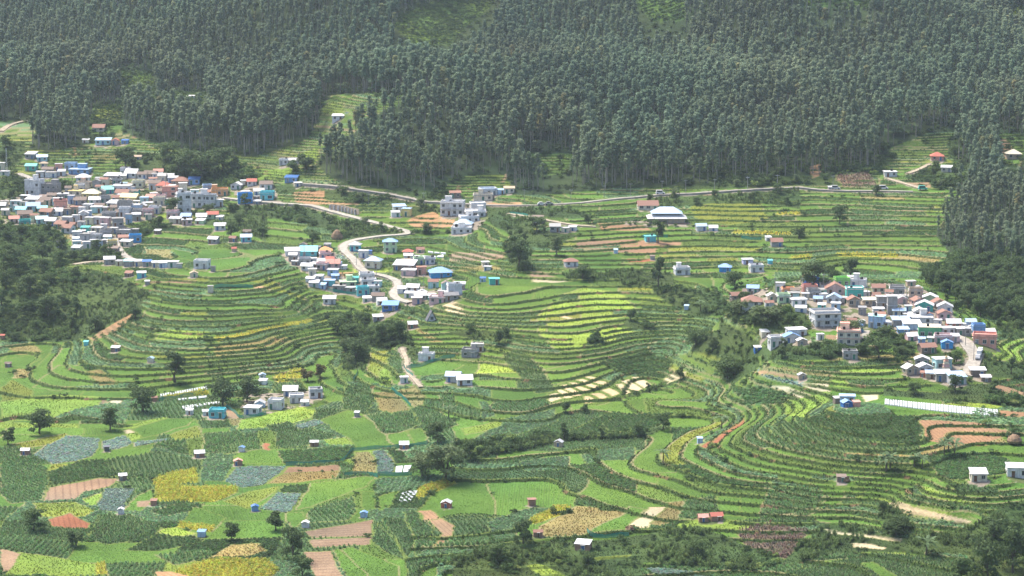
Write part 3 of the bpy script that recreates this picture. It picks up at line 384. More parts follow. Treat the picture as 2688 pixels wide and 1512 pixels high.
# houses: x  y(foot)  width  wall-height  type(F flat, G ridge across, E gable to the front, H hipped, S sheet mono-pitch)  wall  roof  [turn]
HOUSES = {
'left village|z1': '''825 92 70 24 S cream lgrey;990 112 150 40 S lteal lblue;1110 112 75 38 E pink red;1205 100 70 28 S blue dblue;300 362 110 45 G teal teal;295 245 100 28 S grey lgrey;400 270 100 38 G lteal lblue;420 330 66 38 H cream tan;460 388 110 40 G grey brown;385 425 80 48 F white lgrey;490 428 110 44 F white grey;590 410 76 38 S white lgrey;565 368 70 64 F salmon lgrey;678 355 110 48 F lblue lgrey;765 398 200 44 F blue lblue;797 478 135 52 H white white;805 535 130 42 F cream rust;325 598 160 125 F white lgrey -15;480 596 165 85 F grey grey -10;
1080 455 150 40 S grey lgrey;950 474 70 34 S grey grey;1180 446 80 36 G cream lgrey;1270 430 120 45 G white white;1370 444 90 48 G white brown;1445 434 110 40 G grey brown;1525 410 88 40 G white salmon;1335 528 110 54 F pyellow lgrey;1170 570 185 54 F white lgrey;1192 512 62 30 F lteal lblue;1030 584 112 36 G teal teal;1490 545 112 60 G white brown;1740 505 170 44 H tan rust;1872 495 110 48 S blue dblue;1570 560 120 55 H cream red;1640 612 150 85 F salmon rust;1765 596 74 105 F cream white;
730 610 135 48 F cream yellow;880 640 165 58 H yellow pyellow;1180 615 130 42 G white rust;1772 768 140 165 F white white 12;1925 716 165 112 F white lgrey;2032 718 100 108 F white grey -8;2115 706 75 58 F white white;2112 606 165 48 F orange tan;2000 604 84 34 S brown rust;600 645 110 52 F grey lgrey;685 682 62 72 F lblue lgrey;310 686 130 44 S grey lgrey;150 702 110 44 F lteal lgrey;40 702 74 40 F cream grey;440 694 112 48 G cream brown;575 748 130 80 F salmon rust;770 694 120 48 G grey brown;910 686 110 44 G white lgrey;
1010 676 92 50 F grey lgrey;1110 666 82 44 G tan rust;1250 672 165 52 G yellow yellow;1390 676 84 50 F lteal lblue;1455 664 92 44 G pink salmon;1530 696 120 58 F cream lgrey;1600 690 76 50 F teal grey;50 792 76 48 G cream lgrey;200 778 100 40 G lteal turq;310 756 130 52 G lteal blue;405 766 92 40 G teal turq;450 806 130 48 G brown rust -20;545 796 108 44 G white white;645 786 80 50 F grey brown;720 776 90 58 F tan rust;790 806 58 82 F white lgrey;850 736 96 44 F white lgrey;925 768 108 50 F lteal lgrey;1000 764 80 44 F grey lgrey;1092 724 110 46 S white white -18;1200 766 138 88 F grey grey;
1312 760 130 60 F lblue lgrey;1420 726 100 50 F pyellow lgrey;1492 776 110 50 F white lgrey;235 838 140 56 G brown brown;130 870 92 44 G pink salmon;235 906 110 54 F teal lteal;395 876 110 46 G lteal lteal 15;490 898 100 52 G white lgrey;590 924 110 46 G rust rust -25;650 966 110 52 G white rust -20;645 876 88 60 F lgrey white;730 856 68 58 F white lgrey;842 806 80 50 F lblue lgrey;782 908 70 48 F white grey;862 880 80 60 F pyellow lgrey;945 876 90 58 F white lgrey;1015 890 88 66 F pink white;1045 836 130 58 F grey lgrey;1132 908 110 78 F grey grey;
1200 806 105 68 F white white;1242 880 58 88 F lblue grey;1312 846 90 56 S grey lgrey;1425 806 98 56 F pink lgrey;1335 796 112 46 F grey lgrey;820 956 90 42 S teal teal;930 966 100 50 F cream lgrey;1015 1012 110 58 F grey lgrey;740 1024 90 66 F white lgrey;822 1034 88 56 F lgrey grey;920 1036 112 48 F lgrey white;1190 1006 145 56 F grey lgrey;1292 976 88 44 F grey grey;740 1104 78 56 F lteal white;832 1112 80 58 F white white;905 1104 66 66 F grey lgrey;960 1108 60 66 F lblue grey;1080 1114 98 58 F yellow lgrey;1022 1096 76 58 F grey lgrey;1300 1056 120 58 F bblue lgrey;
1192 1054 108 44 S brown rust;1215 1092 110 34 S cream white -15;570 1106 58 58 F grey grey;735 1136 90 24 S cream white;1665 826 110 56 F pink white;1795 846 98 46 G white blue;1690 870 110 30 S cream white;1800 886 98 46 F pink lgrey;1940 846 98 42 G cream white;2050 826 108 40 G pgreen red;1930 876 90 30 S pgreen lgrey;2120 936 110 38 G white lgrey;1520 972 66 18 S brown lgrey;2060 1066 100 34 G grey white -20;2120 838 70 24 S cream white;1050 1268 108 30 S grey lgrey;1150 1278 68 40 S cream grey;1240 1288 98 48 S grey lteal;1332 1284 82 44 S cream lgrey;1415 1288 95 44 S grey dblue;1500 1296 80 44 S cream white;1577 1298 80 44 S lblue lgrey;
1668 1298 98 52 F white white;1732 1302 48 38 F lgrey grey;1945 1308 148 60 F white white;2055 1335 44 44 F grey dgrey;1868 1390 80 38 E cream tan;1362 1398 92 46 S turq lgrey;1240 1386 76 30 S brown rust;15 355 54 62 F cream white;45 414 84 40 F white lgrey;1090 1160 100 22 S brown brown;960 742 90 40 G brown brown;1140 800 70 40 G rust brown;500 640 90 40 G brown brown;410 650 80 34 S grey brown;860 590 60 30 S brown brown;1300 600 84 40 G teal brown;1000 930 60 46 F white lgrey;1100 970 70 50 F grey lgrey;700 920 60 40 G brown rust;1250 1030 60 40 F white lgrey;880 1000 70 40 F white white''',
'middle village|z2': '''65 474 90 38 E white white;135 438 72 36 F cream lgrey;192 444 80 38 G white red;315 476 108 48 G white brown;135 596 130 68 F bblue blue;140 520 72 26 F white lgrey;255 526 88 34 G white grey;325 566 118 56 F turq lteal;234 574 58 38 F brown grey;240 600 64 22 S grey white;585 450 70 30 F cream white;530 414 108 36 S blue dblue;470 266 80 36 F white white;550 264 80 32 G white lgrey;145 920 92 44 G turq lblue;35 920 62 34 G brown rust;155 856 70 24 G brown brown;45 1002 42 24 G tan red;1410 708 78 38 S white lgrey;1505 702 80 62 F yellow lblue;1440 660 110 36 S white lblue;1895 695 205 108 F white lgrey;
1915 545 95 28 S brown rust;2190 526 150 46 F white lblue;2150 570 168 42 F cream grey;2300 514 62 34 S lblue lblue;2372 506 90 28 S cream tan;2105 664 132 64 F white white;2085 716 180 48 F white white;2030 756 168 38 F white white;1985 806 150 36 H white lblue;1970 850 180 30 F white white;1365 1008 118 92 H pgreen blue;1070 998 90 56 H turq lgrey;1140 1054 80 58 F white white;1222 1142 138 66 H cream lblue;535 1040 128 30 S white white;675 1040 150 42 G turq turq;815 1034 108 44 H salmon orange;812 1064 100 28 F pink white;835 968 60 22 S grey grey;
560 1114 62 30 F grey lgrey;640 1112 108 40 F lgrey grey;702 1098 80 38 F white lgrey;785 1100 88 30 F cream lgrey;860 1096 80 34 G pink red;880 1144 118 46 G pink salmon;665 1164 100 36 G white white;720 1134 80 30 H grey lgrey;792 1156 98 38 F pink white;922 1136 70 34 G white lblue;975 1150 50 26 S white white;690 1264 80 36 S white white;762 1246 80 38 S white white;722 1300 90 36 S lgrey lgrey;742 1278 50 24 S red red;790 1314 70 34 S lblue lblue;852 1290 90 44 F turq lblue;900 1240 68 38 G blue blue;1005 1304 138 38 F pgreen pgreen;935 1340 108 48 F grey grey;1028 1350 90 44 F grey lgrey;
1165 1254 130 56 F white white;1180 1296 136 48 F white lgrey;1130 1370 108 58 F turq turq;1222 1350 100 48 F white white;1070 1270 60 46 S teal teal;1515 1034 80 36 H pink red;1520 1060 80 28 G white white;1620 1010 70 28 G tan rust;1605 1110 90 36 F pgreen lgrey;1700 1108 90 42 F white lgrey;1500 1114 80 28 G cream tan;1490 1160 185 36 S brown white;1525 1204 128 44 F pink white;1630 1194 84 60 F salmon rust;1785 1220 190 34 H bblue blue;2245 1280 88 48 F teal turq;1470 1354 90 40 S white white;1560 1346 110 46 G white lgrey;1530 1390 90 38 S white white;1620 1414 100 38 G lgrey white;
1720 1404 70 34 G teal white;1820 1394 88 48 F white white;1908 1376 128 84 F white white;1880 1414 118 38 G grey dgrey;1765 1440 138 34 F pink white;1170 1424 80 30 S white white;1262 1416 108 34 G grey brown;1292 1446 90 28 G white lgrey;850 1446 108 28 S white white;2170 1120 60 22 F cream white;2190 1158 60 18 F white lgrey;1195 1024 34 26 S blue dblue;2150 1256 50 18 S lblue dblue''',
'fields below the middle village|z6': '''320 300 110 34 S dblue blue;235 364 72 20 S grey white;470 418 68 30 G brick white;860 614 110 40 F grey lgrey;910 574 86 38 F cream lgrey;565 638 108 40 F white white;413 788 56 38 F white white;748 784 100 46 G lgrey lblue;820 804 108 36 G white white;95 1016 34 10 S grey lgrey;413 1232 66 24 G brick white;1460 1218 58 32 E tan lgrey -20;2415 1194 32 16 S lblue lblue;2325 292 22 14 S lblue lblue''',
'far terraces|z3': '''1290 488 178 28 G cream rust;1740 664 88 28 G white lblue;1845 664 78 28 G white white;360 600 92 26 S grey brown;505 676 90 52 G grey grey;592 676 68 36 F cream lgrey;655 664 70 32 S white white;1310 756 92 34 F turq turq;640 966 114 32 H white rust;1580 1038 132 46 F white white;1945 1012 100 34 H bblue blue;2135 946 88 38 F lav white;2210 1012 118 38 F white lgrey;2380 798 98 34 G grey rust;2310 748 50 18 S white white;2325 944 40 14 S turq turq;1020 854 32 12 S lblue lblue;1330 908 42 20 S grey brown''',
'foot of the woods|f3': '''1930 1206 95 32 H salmon red;1575 1328 95 34 F white white;2000 1294 80 18 S cream white;2505 1196 108 40 H tan cream;1130 1430 48 18 S grey lgrey''',
'left woods|f1': '''740 990 90 26 G cream rust;1440 742 46 14 S white white;1035 1198 60 20 G cream tan;2540 905 90 24 S white white''',
'right village|z4': '''150 450 108 40 G brown rust 15;245 408 90 36 G brown brown;288 388 98 44 G white blue;280 510 170 56 H white rust;425 505 76 40 G white rust;520 374 80 74 F white lgrey;586 406 110 52 F orange salmon;645 404 80 46 G white brown;545 470 110 58 F pgreen white;785 330 125 58 F dblue blue;1040 334 125 58 F lime lime;770 388 130 42 F salmon salmon;800 430 108 56 F grey lgrey;902 350 90 40 G white brown;985 396 165 50 E pink rust;1180 336 145 54 F white white;1150 440 150 86 F teal white;1140 500 108 58 E tan rust;975 476 118 50 E white lblue;990 532 80 58 F lblue white;
840 466 80 34 G grey blue;672 498 130 58 F white white;694 546 100 38 G white lgrey;1350 384 108 42 G cream rust;1275 496 114 40 S tan pyellow;1375 516 88 98 F grey lgrey;1465 566 84 150 F grey lgrey;1512 408 128 58 F grey lgrey;1545 476 90 46 E pink white;1662 464 112 100 F tan lgrey;1792 476 128 38 E pgreen white;1690 498 108 42 E pink rust;1742 540 150 52 E teal white;1700 590 110 40 E white lgrey;1862 518 118 46 E tan rust;1915 552 128 52 E white lgrey;1905 608 118 46 E pink rust;1720 648 180 54 F white lgrey;900 664 235 104 F white grey;1340 684 130 98 F lblue lteal -25;1350 566 98 46 F white white;1525 586 108 38 S cream lblue;
1405 670 100 36 S white white;1540 668 150 56 S grey lblue;1632 698 150 46 S lblue white;1560 728 98 28 S blue lblue;1145 722 140 48 F blue white;1105 826 200 108 F cream salmon;1790 766 195 88 F green cream;1630 786 98 38 G pink white;1716 810 60 38 S blue lblue;1900 812 150 48 F pink white;1930 856 100 52 E bblue blue;1762 894 138 46 G brown rust 15;1985 690 118 44 G red lgrey;2062 744 128 56 F grey lgrey;2195 756 108 88 F blue lblue;2130 664 90 38 G lblue lblue;2255 832 200 78 F salmon salmon;2290 744 88 30 G white white;1930 738 118 38 F white white;655 760 160 64 F white white;480 842 118 76 F white lgrey;
615 806 138 48 E white blue;700 828 90 42 E tan white;325 878 60 26 S dblue white;855 782 60 48 F white white;385 748 72 18 S cream white;1110 944 128 46 F grey lgrey;700 1112 70 36 E tan lgrey;1720 1000 120 40 E grey white;1620 1074 118 38 E tan lgrey 20;1740 1064 128 46 E white white;1732 1096 60 24 S red rust;1792 1110 90 46 S tan lblue;1895 1134 128 68 S grey lgrey;2010 1160 148 66 S lgrey lblue;1890 1034 145 88 F lteal white;2190 1092 128 26 S brown white;2258 1134 88 36 S brown white;1088 1318 128 60 F lblue lblue;1008 1318 78 44 S brown lgrey;1082 1350 88 36 E dblue blue;1162 1346 60 22 S salmon salmon;
1240 420 60 44 F white lgrey;1440 420 70 46 G white rust;1850 660 70 46 F white lgrey;1330 440 70 40 G pink rust;880 440 70 44 F white lgrey;1060 470 60 44 F white lgrey;730 440 56 50 F cream lgrey;1600 540 56 46 F lteal white;2050 690 70 40 F white lgrey;870 520 70 34 S teal lgrey''',
'left fields|z5': '''865 638 65 22 S brown white;1130 718 46 24 E cream lblue;1105 138 36 12 S grey white;1580 194 42 46 F cream grey;645 594 30 18 S turq turq;18 544 32 16 G brick red;60 756 46 24 G brown brown;1970 844 50 32 E white lblue;1975 886 60 18 S white white;1422 1112 54 22 S white white;1630 1140 120 52 F turq turq;1545 1120 52 18 S white white;1895 1114 118 52 F white white;1950 1060 80 32 E lblue lgrey;2070 1076 108 60 F white white;2180 974 108 36 G white white;2225 1026 108 44 F white lgrey;2290 1046 60 28 G white lgrey;2368 990 104 56 F white grey;188 1414 66 26 G brick white;1815 1392 40 18 E white blue;1495 1434 78 22 G brick white;2360 1350 64 26 G brick white;1160 1014 40 18 G brick rust''',
'lower fields|z7': '''690 428 46 10 S brown white;1340 344 48 22 E brick salmon;1435 602 40 16 E blue dblue;1135 748 44 20 S lblue blue;2050 638 40 18 E lblue blue;680 618 30 12 E white white;1720 694 40 16 E white white;865 570 34 16 S brick rust;2515 582 58 28 E red lgrey;600 265 26 14 S dgrey dgrey''',
'lower right|z8': '''2375 540 74 34 S cream lgrey;2560 525 110 44 F white lgrey;590 854 72 32 S brick white -15;1190 718 58 24 G brick red;1130 722 46 22 G brick salmon;1755 540 44 18 S brown brown;357 650 34 28 F brick rust;385 790 44 22 G brick rust''',
}
# ================================================================== PLACE HOUSES AND ROADS ON THE SMOOTH LAND, THEN BUILD THE TERRACED GROUND
HL = []
for key, txt in HOUSES.items():
    reg, zt = key.split('|')
    for e in txt.replace('\n', '').split(';'):
        f = e.split()
        HL.append(dict(reg=reg, z=zt, x=float(f[0]), y=float(f[1]), w=float(f[2]), h=float(f[3]), t=f[4], wc=f[5], rc=f[6], turn=float(f[7]) if len(f) > 7 else None))
# further houses packed between the listed ones
fr_ = random.Random(5)
for reg, zt, polys, cnt in (('left village', 'z1', [VILLAGE[0]], 46), ('right village', 'z4', [VILLAGE[8]], 22), ('middle village', 'z2', [VILLAGE[3], VILLAGE[4], VILLAGE[5]], 12)):
    got = 0; own = [(h['x'], h['y']) for h in HL if h['reg'] == reg]
    for _ in range(6000):
        pz, pp = fr_.choice(polys); pa = np.array(pp, float); x = fr_.uniform(pa[:, 0].min(), pa[:, 0].max()); y = fr_.uniform(pa[:, 1].min(), pa[:, 1].max())
        if not inpoly(np.array([x]), np.array([y]), pa)[0] or any(abs(x-a) < 62 and abs(y-b_) < 26 for a, b_ in own): continue
        own.append((x, y)); got += 1; t_ = fr_.choice('FFFGGSE')
        HL.append(dict(reg=reg, z=zt, x=x, y=y, w=fr_.uniform(62, 100), h=fr_.uniform(36, 66), t=t_, wc=fr_.choice(['white', 'grey', 'cream', 'lteal', 'lblue', 'pink', 'white', 'grey', 'pyellow', 'tan']), rc=fr_.choice(['lgrey', 'white', 'lgrey', 'grey', 'rust', 'brown'] if t_ != 'F' else ['lgrey', 'grey', 'white']), turn=None))
        if got >= cnt: break
_P = np.concatenate([S_(h['z'], [(h['x'], h['y'])]) for h in HL])
_W = unproject(_P); _Z = base_h(_W[:, 0], _W[:, 1])
for h, p, w, z in zip(HL, _P, _W, _Z):
    s = ZOOM[h['z']][2]; d = math.hypot(w[0], w[1]); k = s*d/FOC
    h['px'] = p; h['X'], h['Y'], h['Zg'] = w[0], w[1], z
    fw, fh = {'left village': (.95, 1.1), 'middle village': (.95, 1.05)}.get(h['reg'], (.96, 1.04))
    h['wm'] = max(h['w']*k*fw, 1.6); h['hm'] = max(h['h']*k*fh, 1.3)
ROADW = []
for nm, lab, wd, zt, pts in ROADS:
    P = S_(zt, pts)
    # densify in the picture with a smooth curve, then drop to the land
    d = np.r_[0, np.cumsum(np.hypot(*np.diff(P, axis=0).T))]
    u = np.arange(0, d[-1], 5.0)
    Q = np.stack([np.interp(u, d, P[:, 0]), np.interp(u, d, P[:, 1])], 1)
    W = unproject(Q)
    ker = np.ones(5)/5
    for _ in range(2):
        Wp = np.concatenate([np.repeat(W[:1], 2, 0), W, np.repeat(W[-1:], 2, 0)])
        W = np.stack([np.convolve(Wp[:, 0], ker, 'valid'), np.convolve(Wp[:, 1], ker, 'valid')], 1)
    ROADW.append((nm, lab, wd, W))
# --- rasters (2 m) of nearness to houses and roads
RX0, RY0, RS = -330.0, 540.0, 2.0; RNX, RNY = 331, 420
_gx = RX0+np.arange(RNX)*RS; _gy = RY0+np.arange(RNY)*RS
house_r = np.zeros((RNY, RNX)); road_r = np.full((RNY, RNX), 99.0)
for h in HL:
    rad = h['wm']*.5+.6
    i0 = max(int((h['X']-rad-8-RX0)/RS), 0); i1 = int((h['X']+rad+8-RX0)/RS)+2; j0 = max(int((h['Y']-rad-8-RY0)/RS), 0); j1 = int((h['Y']+rad+8-RY0)/RS)+2
    sx = _gx[i0:i1]; sy = _gy[j0:j1]
    if len(sx) == 0 or len(sy) == 0: continue
    dd = np.hypot(sx[None]-h['X'], sy[:, None]-h['Y'])
    house_r[j0:j1, i0:i1] = np.maximum(house_r[j0:j1, i0:i1], 1-sstep(rad, rad+3.5, dd))
for nm, lab, wd, W in ROADW:
    for (x, y) in W:
        i0 = max(int((x-14-RX0)/RS), 0); i1 = int((x+14-RX0)/RS)+2; j0 = max(int((y-14-RY0)/RS), 0); j1 = int((y+14-RY0)/RS)+2
        sx = _gx[i0:i1]; sy = _gy[j0:j1]
        if len(sx) == 0 or len(sy) == 0: continue
        dd = np.hypot(sx[None]-x, sy[:, None]-y)-wd/2
        road_r[j0:j1, i0:i1] = np.minimum(road_r[j0:j1, i0:i1], dd)
def rast(a, x, y, fill):
    fx = (x-RX0)/RS; fy = (y-RY0)/RS; ok = (fx >= 0) & (fx < RNX-1) & (fy >= 0) & (fy < RNY-1)
    fx = np.clip(fx, 0, RNX-1.01); fy = np.clip(fy, 0, RNY-1.01); i = fx.astype(int); j = fy.astype(int); u = fx-i; v = fy-j
    r = (a[j, i]*(1-u)+a[j, i+1]*u)*(1-v)+(a[j+1, i]*(1-u)+a[j+1, i+1]*u)*v
    return np.where(ok, r, fill)

# --- ground grid: fine over the farmed valley, coarse beyond
ys = [560.0]
while ys[-1] < 1180: ys.append(ys[-1]+.42+.40*(ys[-1]-560)/620)
while ys[-1] < 1560: ys.append(ys[-1]+3.0)
fine_rows = len(ys)
while ys[-1] < 6000: ys.append(ys[-1]*1.05)
pre = list(np.r_[-700, -400, -200, -80, 0, 60, 120, 180, 240, 300, 350, 400, 440, 480, 505, 525, 540, 550])
YS = np.array(pre+ys); NPRE = len(pre)
tf = np.linspace(-.262, .262, 660)
to = .262+.012*(1.35**np.arange(1, 15)-1)/.35*1.2
TS = np.r_[-to[::-1], tf, to]
GW = len(TS); GH = len(YS)
gx = (TS[None]*np.maximum(YS, 480)[:, None]).ravel(); gy = np.repeat(YS, GW)
S = base_h(gx, gy)
S2 = S.reshape(GH, GW)
gX = gx.reshape(GH, GW)
dSx = np.gradient(S2, axis=1)/np.maximum(np.gradient(gX, axis=1), .01)
dSy = np.gradient(S2, axis=0)/np.gradient(YS)[:, None]
slope = np.hypot(dSx, dSy).ravel()
PX, PY = project(gx, gy, S)
PX0, PY0 = PX, PY
_wa = np.clip(7*gy*0+6, 0, 6); PX = PX+9*fbm(gx/9, gy/9, 3); PY = PY+4*fbm(gx/9+31, gy/9, 3)
print('grid', GW, GH, GW*GH, time.time()-T0)
cls = np.full(len(gx), -1, int); rowdir = np.full(len(gx), np.nan)
infl = (gy > 540) & (gy < 1420)
def paint(arr, tagz, pts, val, dil=0):
    arr[inpoly(PX, PY, S_(tagz, pts)) & infl] = val
euc = np.zeros(len(gx), bool); scrub = np.zeros(len(gx)); vill = np.zeros(len(gx), bool); clear = np.zeros(len(gx), bool)
for z, p in EUC: euc |= inpoly(PX, PY, S_(z, p))
euc |= (gy > 1560) | ((gy > 1180) & (np.abs(gx/np.maximum(gy, 1)) > .225))
for z, p in CLEAR: clear |= inpoly(PX, PY, S_(z, p))
for z, p, d in SCRUB: scrub[inpoly(PX, PY, S_(z, p))] = d
for z, p in FLATS[:2]: scrub[inpoly(PX, PY, S_(z, p))] = 0
for z, p in VILLAGE: vill |= inpoly(PX, PY, S_(z, p))
fid = np.full(len(gx), -1, int)
for i, (c, z, p, rd) in enumerate(FIELDS):
    m = inpoly(PX, PY, S_(z, p))
    if c == 'lime' and z in ('z6', 'z4'): m &= hash2(np.floor(S/1.05).astype(int), np.floor(gx/13).astype(int), 77) > .25  # breaks up lime plots, including the painted sun patch on the ridge
    fid[m] = i; cls[m] = CL[c]; rowdir[m] = np.nan if rd is None else R(rd)
house_m = rast(house_r, gx, gy, 0); road_d = rast(road_r, gx, gy, 99)
# --- terraces
HT = np.where(gy < 800, .92, .80)
warp = .55*fbm(gx/55, gy/45, 2)+.22*fbm(gx/14, gy/14, 2)
TH = 1.0
floor_ = inpoly(PX, PY, S_(*FLOOR))
L = np.where(floor_, .4, S/TH + warp)
lev = np.floor(L).astype(int); fr = L-lev
# merge some terraces so that their widths differ
slp = np.maximum(slope, .012)
rw = np.clip(1.15*slp/TH, .06, .5)          # share of a terrace taken by its bank
u = (fr-(1-rw))/rw
g = np.where(u < 0, .16*fr/(1-rw), .16+.84*sstep(0, 1, u))
terr_z = TH*(lev+g-warp)
tmask = (1-sstep(.0, 1., scrub*1.2))*(~vill)*(1-house_m)*sstep(.5, 5, road_d)*sstep(1215, 1170, gy)*sstep(556, 566, gy)
tmask = np.where(euc & ~clear, 0, tmask)
for z, p in FLATS: tmask = np.where(inpoly(PX, PY, S_(z, p)), 0, tmask)
tmask = np.maximum(tmask, np.where((scrub > 0) & (scrub < .8), .35*(1-house_m)*sstep(.5, 5, road_d), 0)*(gy < 1215)*(gy > 560))
tmask = tmask*sstep(.62, .45, slope)*(~floor_)
bank = (u > -.10)*tmask                          # on the bank or its lip
lip = (fr < .06+.3*rw)*(1-(u > 0))*tmask
Zt = S + tmask*(terr_z-S)
Zt = Zt + .10*fbm(gx/6, gy/6, 2)*(1-tmask)*(gy < 1400) 
# --- which crop on which plot
off = hash2(lev, lev*0, 3)*60; ln = np.where(floor_, 26, np.where(gy < 800, 26, 15)+30*hash2(lev, lev*0, 5))
cell = np.floor((gx+off+6*fbm(gx/20, gy/20, 1))/ln).astype(int)*64+np.floor((gy+off+6*fbm(gx/25+8, gy/25, 1))/np.where(floor_, 17, 60)).astype(int)
h1 = hash2(lev, cell, 11); h2 = hash2(lev//2, cell//64, 12)
far = (PY < 760)
names = ['carrot','maize','paleveg','darkbean','grass','olive','dryolive','soil','lime','cabbage','straw']
def pick(h, w):
    cum = np.cumsum(w)/np.sum(w); return np.array([CL[n] for n in names])[np.searchsorted(cum, np.clip(h, 0, .9999))]
auto = np.where(far, pick(h1, [.38,.11,.15,.13,.17,.03,.012,.010,.012,.004,.002]), pick(h1, [.40,.25,.12,.11,.08,.012,.008,.004,.015,.004,.001]))
cls = np.where(cls < 0, auto, cls)
autorow = (np.isnan(rowdir)) & (fid < 0)
rowdir = np.where(autorow & (hash2(lev, cell, 21) > .35), np.arctan2(dSy, dSx).ravel() + (hash2(lev, cell, 22) > .5)*math.pi/2, rowdir)
cls = np.where((scrub > 0) & (fid < 0), CL['bush'], cls)
cls = np.where(vill, CL['village'], cls)
cls = np.where((house_m > .93) & ~vill & (scrub <= 0), CL['village'], cls)
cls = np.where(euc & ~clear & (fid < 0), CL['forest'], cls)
cls = np.where(clear & (fid < 0), CL['grass'], cls)
cls = np.where((road_d < 1.0) & (road_d > -50), CL['village'], cls)
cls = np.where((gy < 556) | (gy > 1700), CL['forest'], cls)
# hedges and paths: plot edges (where neighbouring plots differ)
pid = np.where(fid >= 0, 100000+fid, lev*4096+(cell & 4095)).reshape(GH, GW)
edge = np.zeros((GH, GW), bool)
edge[:, 1:] |= pid[:, 1:] != pid[:, :-1]; edge[1:] |= pid[1:] != pid[:-1]
edge = edge.ravel() & (gy < 1200) & (gy > 556) & ~euc
# --- colours
NAME = [k for k, _ in sorted(CL.items(), key=lambda kv: kv[1])]
base = np.array([CCOL[n] for n in NAME])
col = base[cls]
hv = hash2(pid.ravel(), pid.ravel()*0+3, 31)
col = col*(.80+.42*hv)[:, None]
col = col*(1+.30*fbm(gx/9, gy/9, 3))[:, None]
tint = fbm(gx/30+9, gy/30, 2)[:, None]*np.array([.35, .10, -.1]); col = col*(1+tint)
# banks: rank dark grass with bare earth showing
bn = fbm(gx/5, gy/5, 3)
bankc = np.where((bn > np.where(far, .52, .46))[:, None], np.array([.15, .095, .05]), np.array([.034, .060, .013]))*(1+.5*fbm(gx/2.5, gy/2.5, 2))[:, None]
hardsoil = np.isin(cls, [CL['village'], CL['bush'], CL['forest']])
wb = np.clip(np.where(hardsoil, .25, 1)*(u > 0)*tmask, 0, 1)[:, None]
col = col*(1-wb)+bankc*wb
we = (np.clip((edge & (u < 0)).astype(float)*.85+lip*.5*(hash2(lev, cell//64, 41) > .35), 0, 1)*(~hardsoil))[:, None]
pathc = np.where((hv > .62)[:, None], np.array([.24, .21, .10]), np.array([.14, .18, .04]))
col = col*(1-we)+pathc*we
vn = fbm(gx/4, gy/4, 3)
col = np.where((cls == CL['village'])[:, None], np.where((vn > .05)[:, None], np.array([.09, .11, .04]), np.array([.30, .25, .19]))*(1+.5*vn)[:, None], col)
col = np.clip(col, .008, .8)
# --- row coordinate for planted rows (one row every 1.1 m; wider beds for cabbage)
rsp = np.where(cls == CL['cabbage'], 3.6, np.where(cls == CL['soil'], 2.2, 1.5))
rowc = np.where(np.isnan(rowdir), 0, (gx*np.cos(np.nan_to_num(rowdir))+gy*np.sin(np.nan_to_num(rowdir)))/rsp)
# keep automatic rows straight over a plot: use one direction per plot
pd = (hash2(pid.ravel(), pid.ravel()*0+7, 51)-.5)*1.2+np.where(hash2(pid.ravel(), pid.ravel()*0+7, 52) > .5, 1.57, 0)
rowc = np.where(autorow & ~np.isnan(rowdir), (gx*np.cos(pd)+gy*np.sin(pd))/rsp, rowc)
rowdirF = np.where(autorow, pd, np.nan_to_num(rowdir))
rsp = rsp
rowamt = np.where(cls == CL['cabbage'], .3, np.where(np.isnan(rowdir) | hardsoil | (gy > 1190) | (u > -.05), 0, .5))
ii = np.arange((GH-1)*(GW-1)); r_ = ii//(GW-1); c_ = ii % (GW-1); a_ = r_*GW+c_
quads = np.stack([a_, a_+1, a_+GW+1, a_+GW], 1)
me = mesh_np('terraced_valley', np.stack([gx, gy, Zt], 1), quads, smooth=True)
ca = me.attributes.new('Col', 'FLOAT_COLOR', 'POINT'); ca.data.foreach_set('color', np.c_[col, np.ones(len(col))].astype(np.float32).ravel())
for nm, arr in (('rowc', rowc), ('rowamt', rowamt)):
    at = me.attributes.new(nm, 'FLOAT', 'POINT'); at.data.foreach_set('value', arr.astype(np.float32))
m, n, l, b = new_mat('farm_ground')
a1 = n.new('ShaderNodeAttribute'); a1.attribute_name = 'Col'; a2 = n.new('ShaderNodeAttribute'); a2.attribute_name = 'rowc'; a3 = n.new('ShaderNodeAttribute'); a3.attribute_name = 'rowamt'
geo = n.new('ShaderNodeNewGeometry')
n1 = n.new('ShaderNodeTexNoise'); n1.inputs['Scale'].default_value = 1.6; n1.inputs['Detail'].default_value = 5; n1.inputs['Roughness'].default_value = .7; l.new(geo.outputs['Position'], n1.inputs['Vector'])
m1 = n.new('ShaderNodeMapRange'); m1.inputs[1].default_value = .28; m1.inputs[2].default_value = .72; m1.inputs[3].default_value = .62; m1.inputs[4].default_value = 1.3; l.new(n1.outputs[0], m1.inputs[0])
mx = n.new('ShaderNodeMix'); mx.data_type = 'RGBA'; mx.blend_type = 'MULTIPLY'; mx.inputs[0].default_value = 1; l.new(a1.outputs['Color'], mx.inputs[6]); l.new(m1.outputs[0], mx.inputs[7])
pp = n.new('ShaderNodeMath'); pp.operation = 'PINGPONG'; pp.inputs[1].default_value = .5; l.new(a2.outputs['Fac'], pp.inputs[0])
r1 = n.new('ShaderNodeMapRange'); r1.inputs[1].default_value = .06; r1.inputs[2].default_value = .2; r1.inputs[3].default_value = 1; r1.inputs[4].default_value = 0; l.new(pp.outputs[0], r1.inputs[0])
r2 = n.new('ShaderNodeMath'); r2.operation = 'MULTIPLY'; l.new(r1.outputs[0], r2.inputs[0]); l.new(a3.outputs['Fac'], r2.inputs[1])
mx2 = n.new('ShaderNodeMix'); mx2.data_type = 'RGBA'; l.new(r2.outputs[0], mx2.inputs[0]); l.new(mx.outputs[2], mx2.inputs[6])
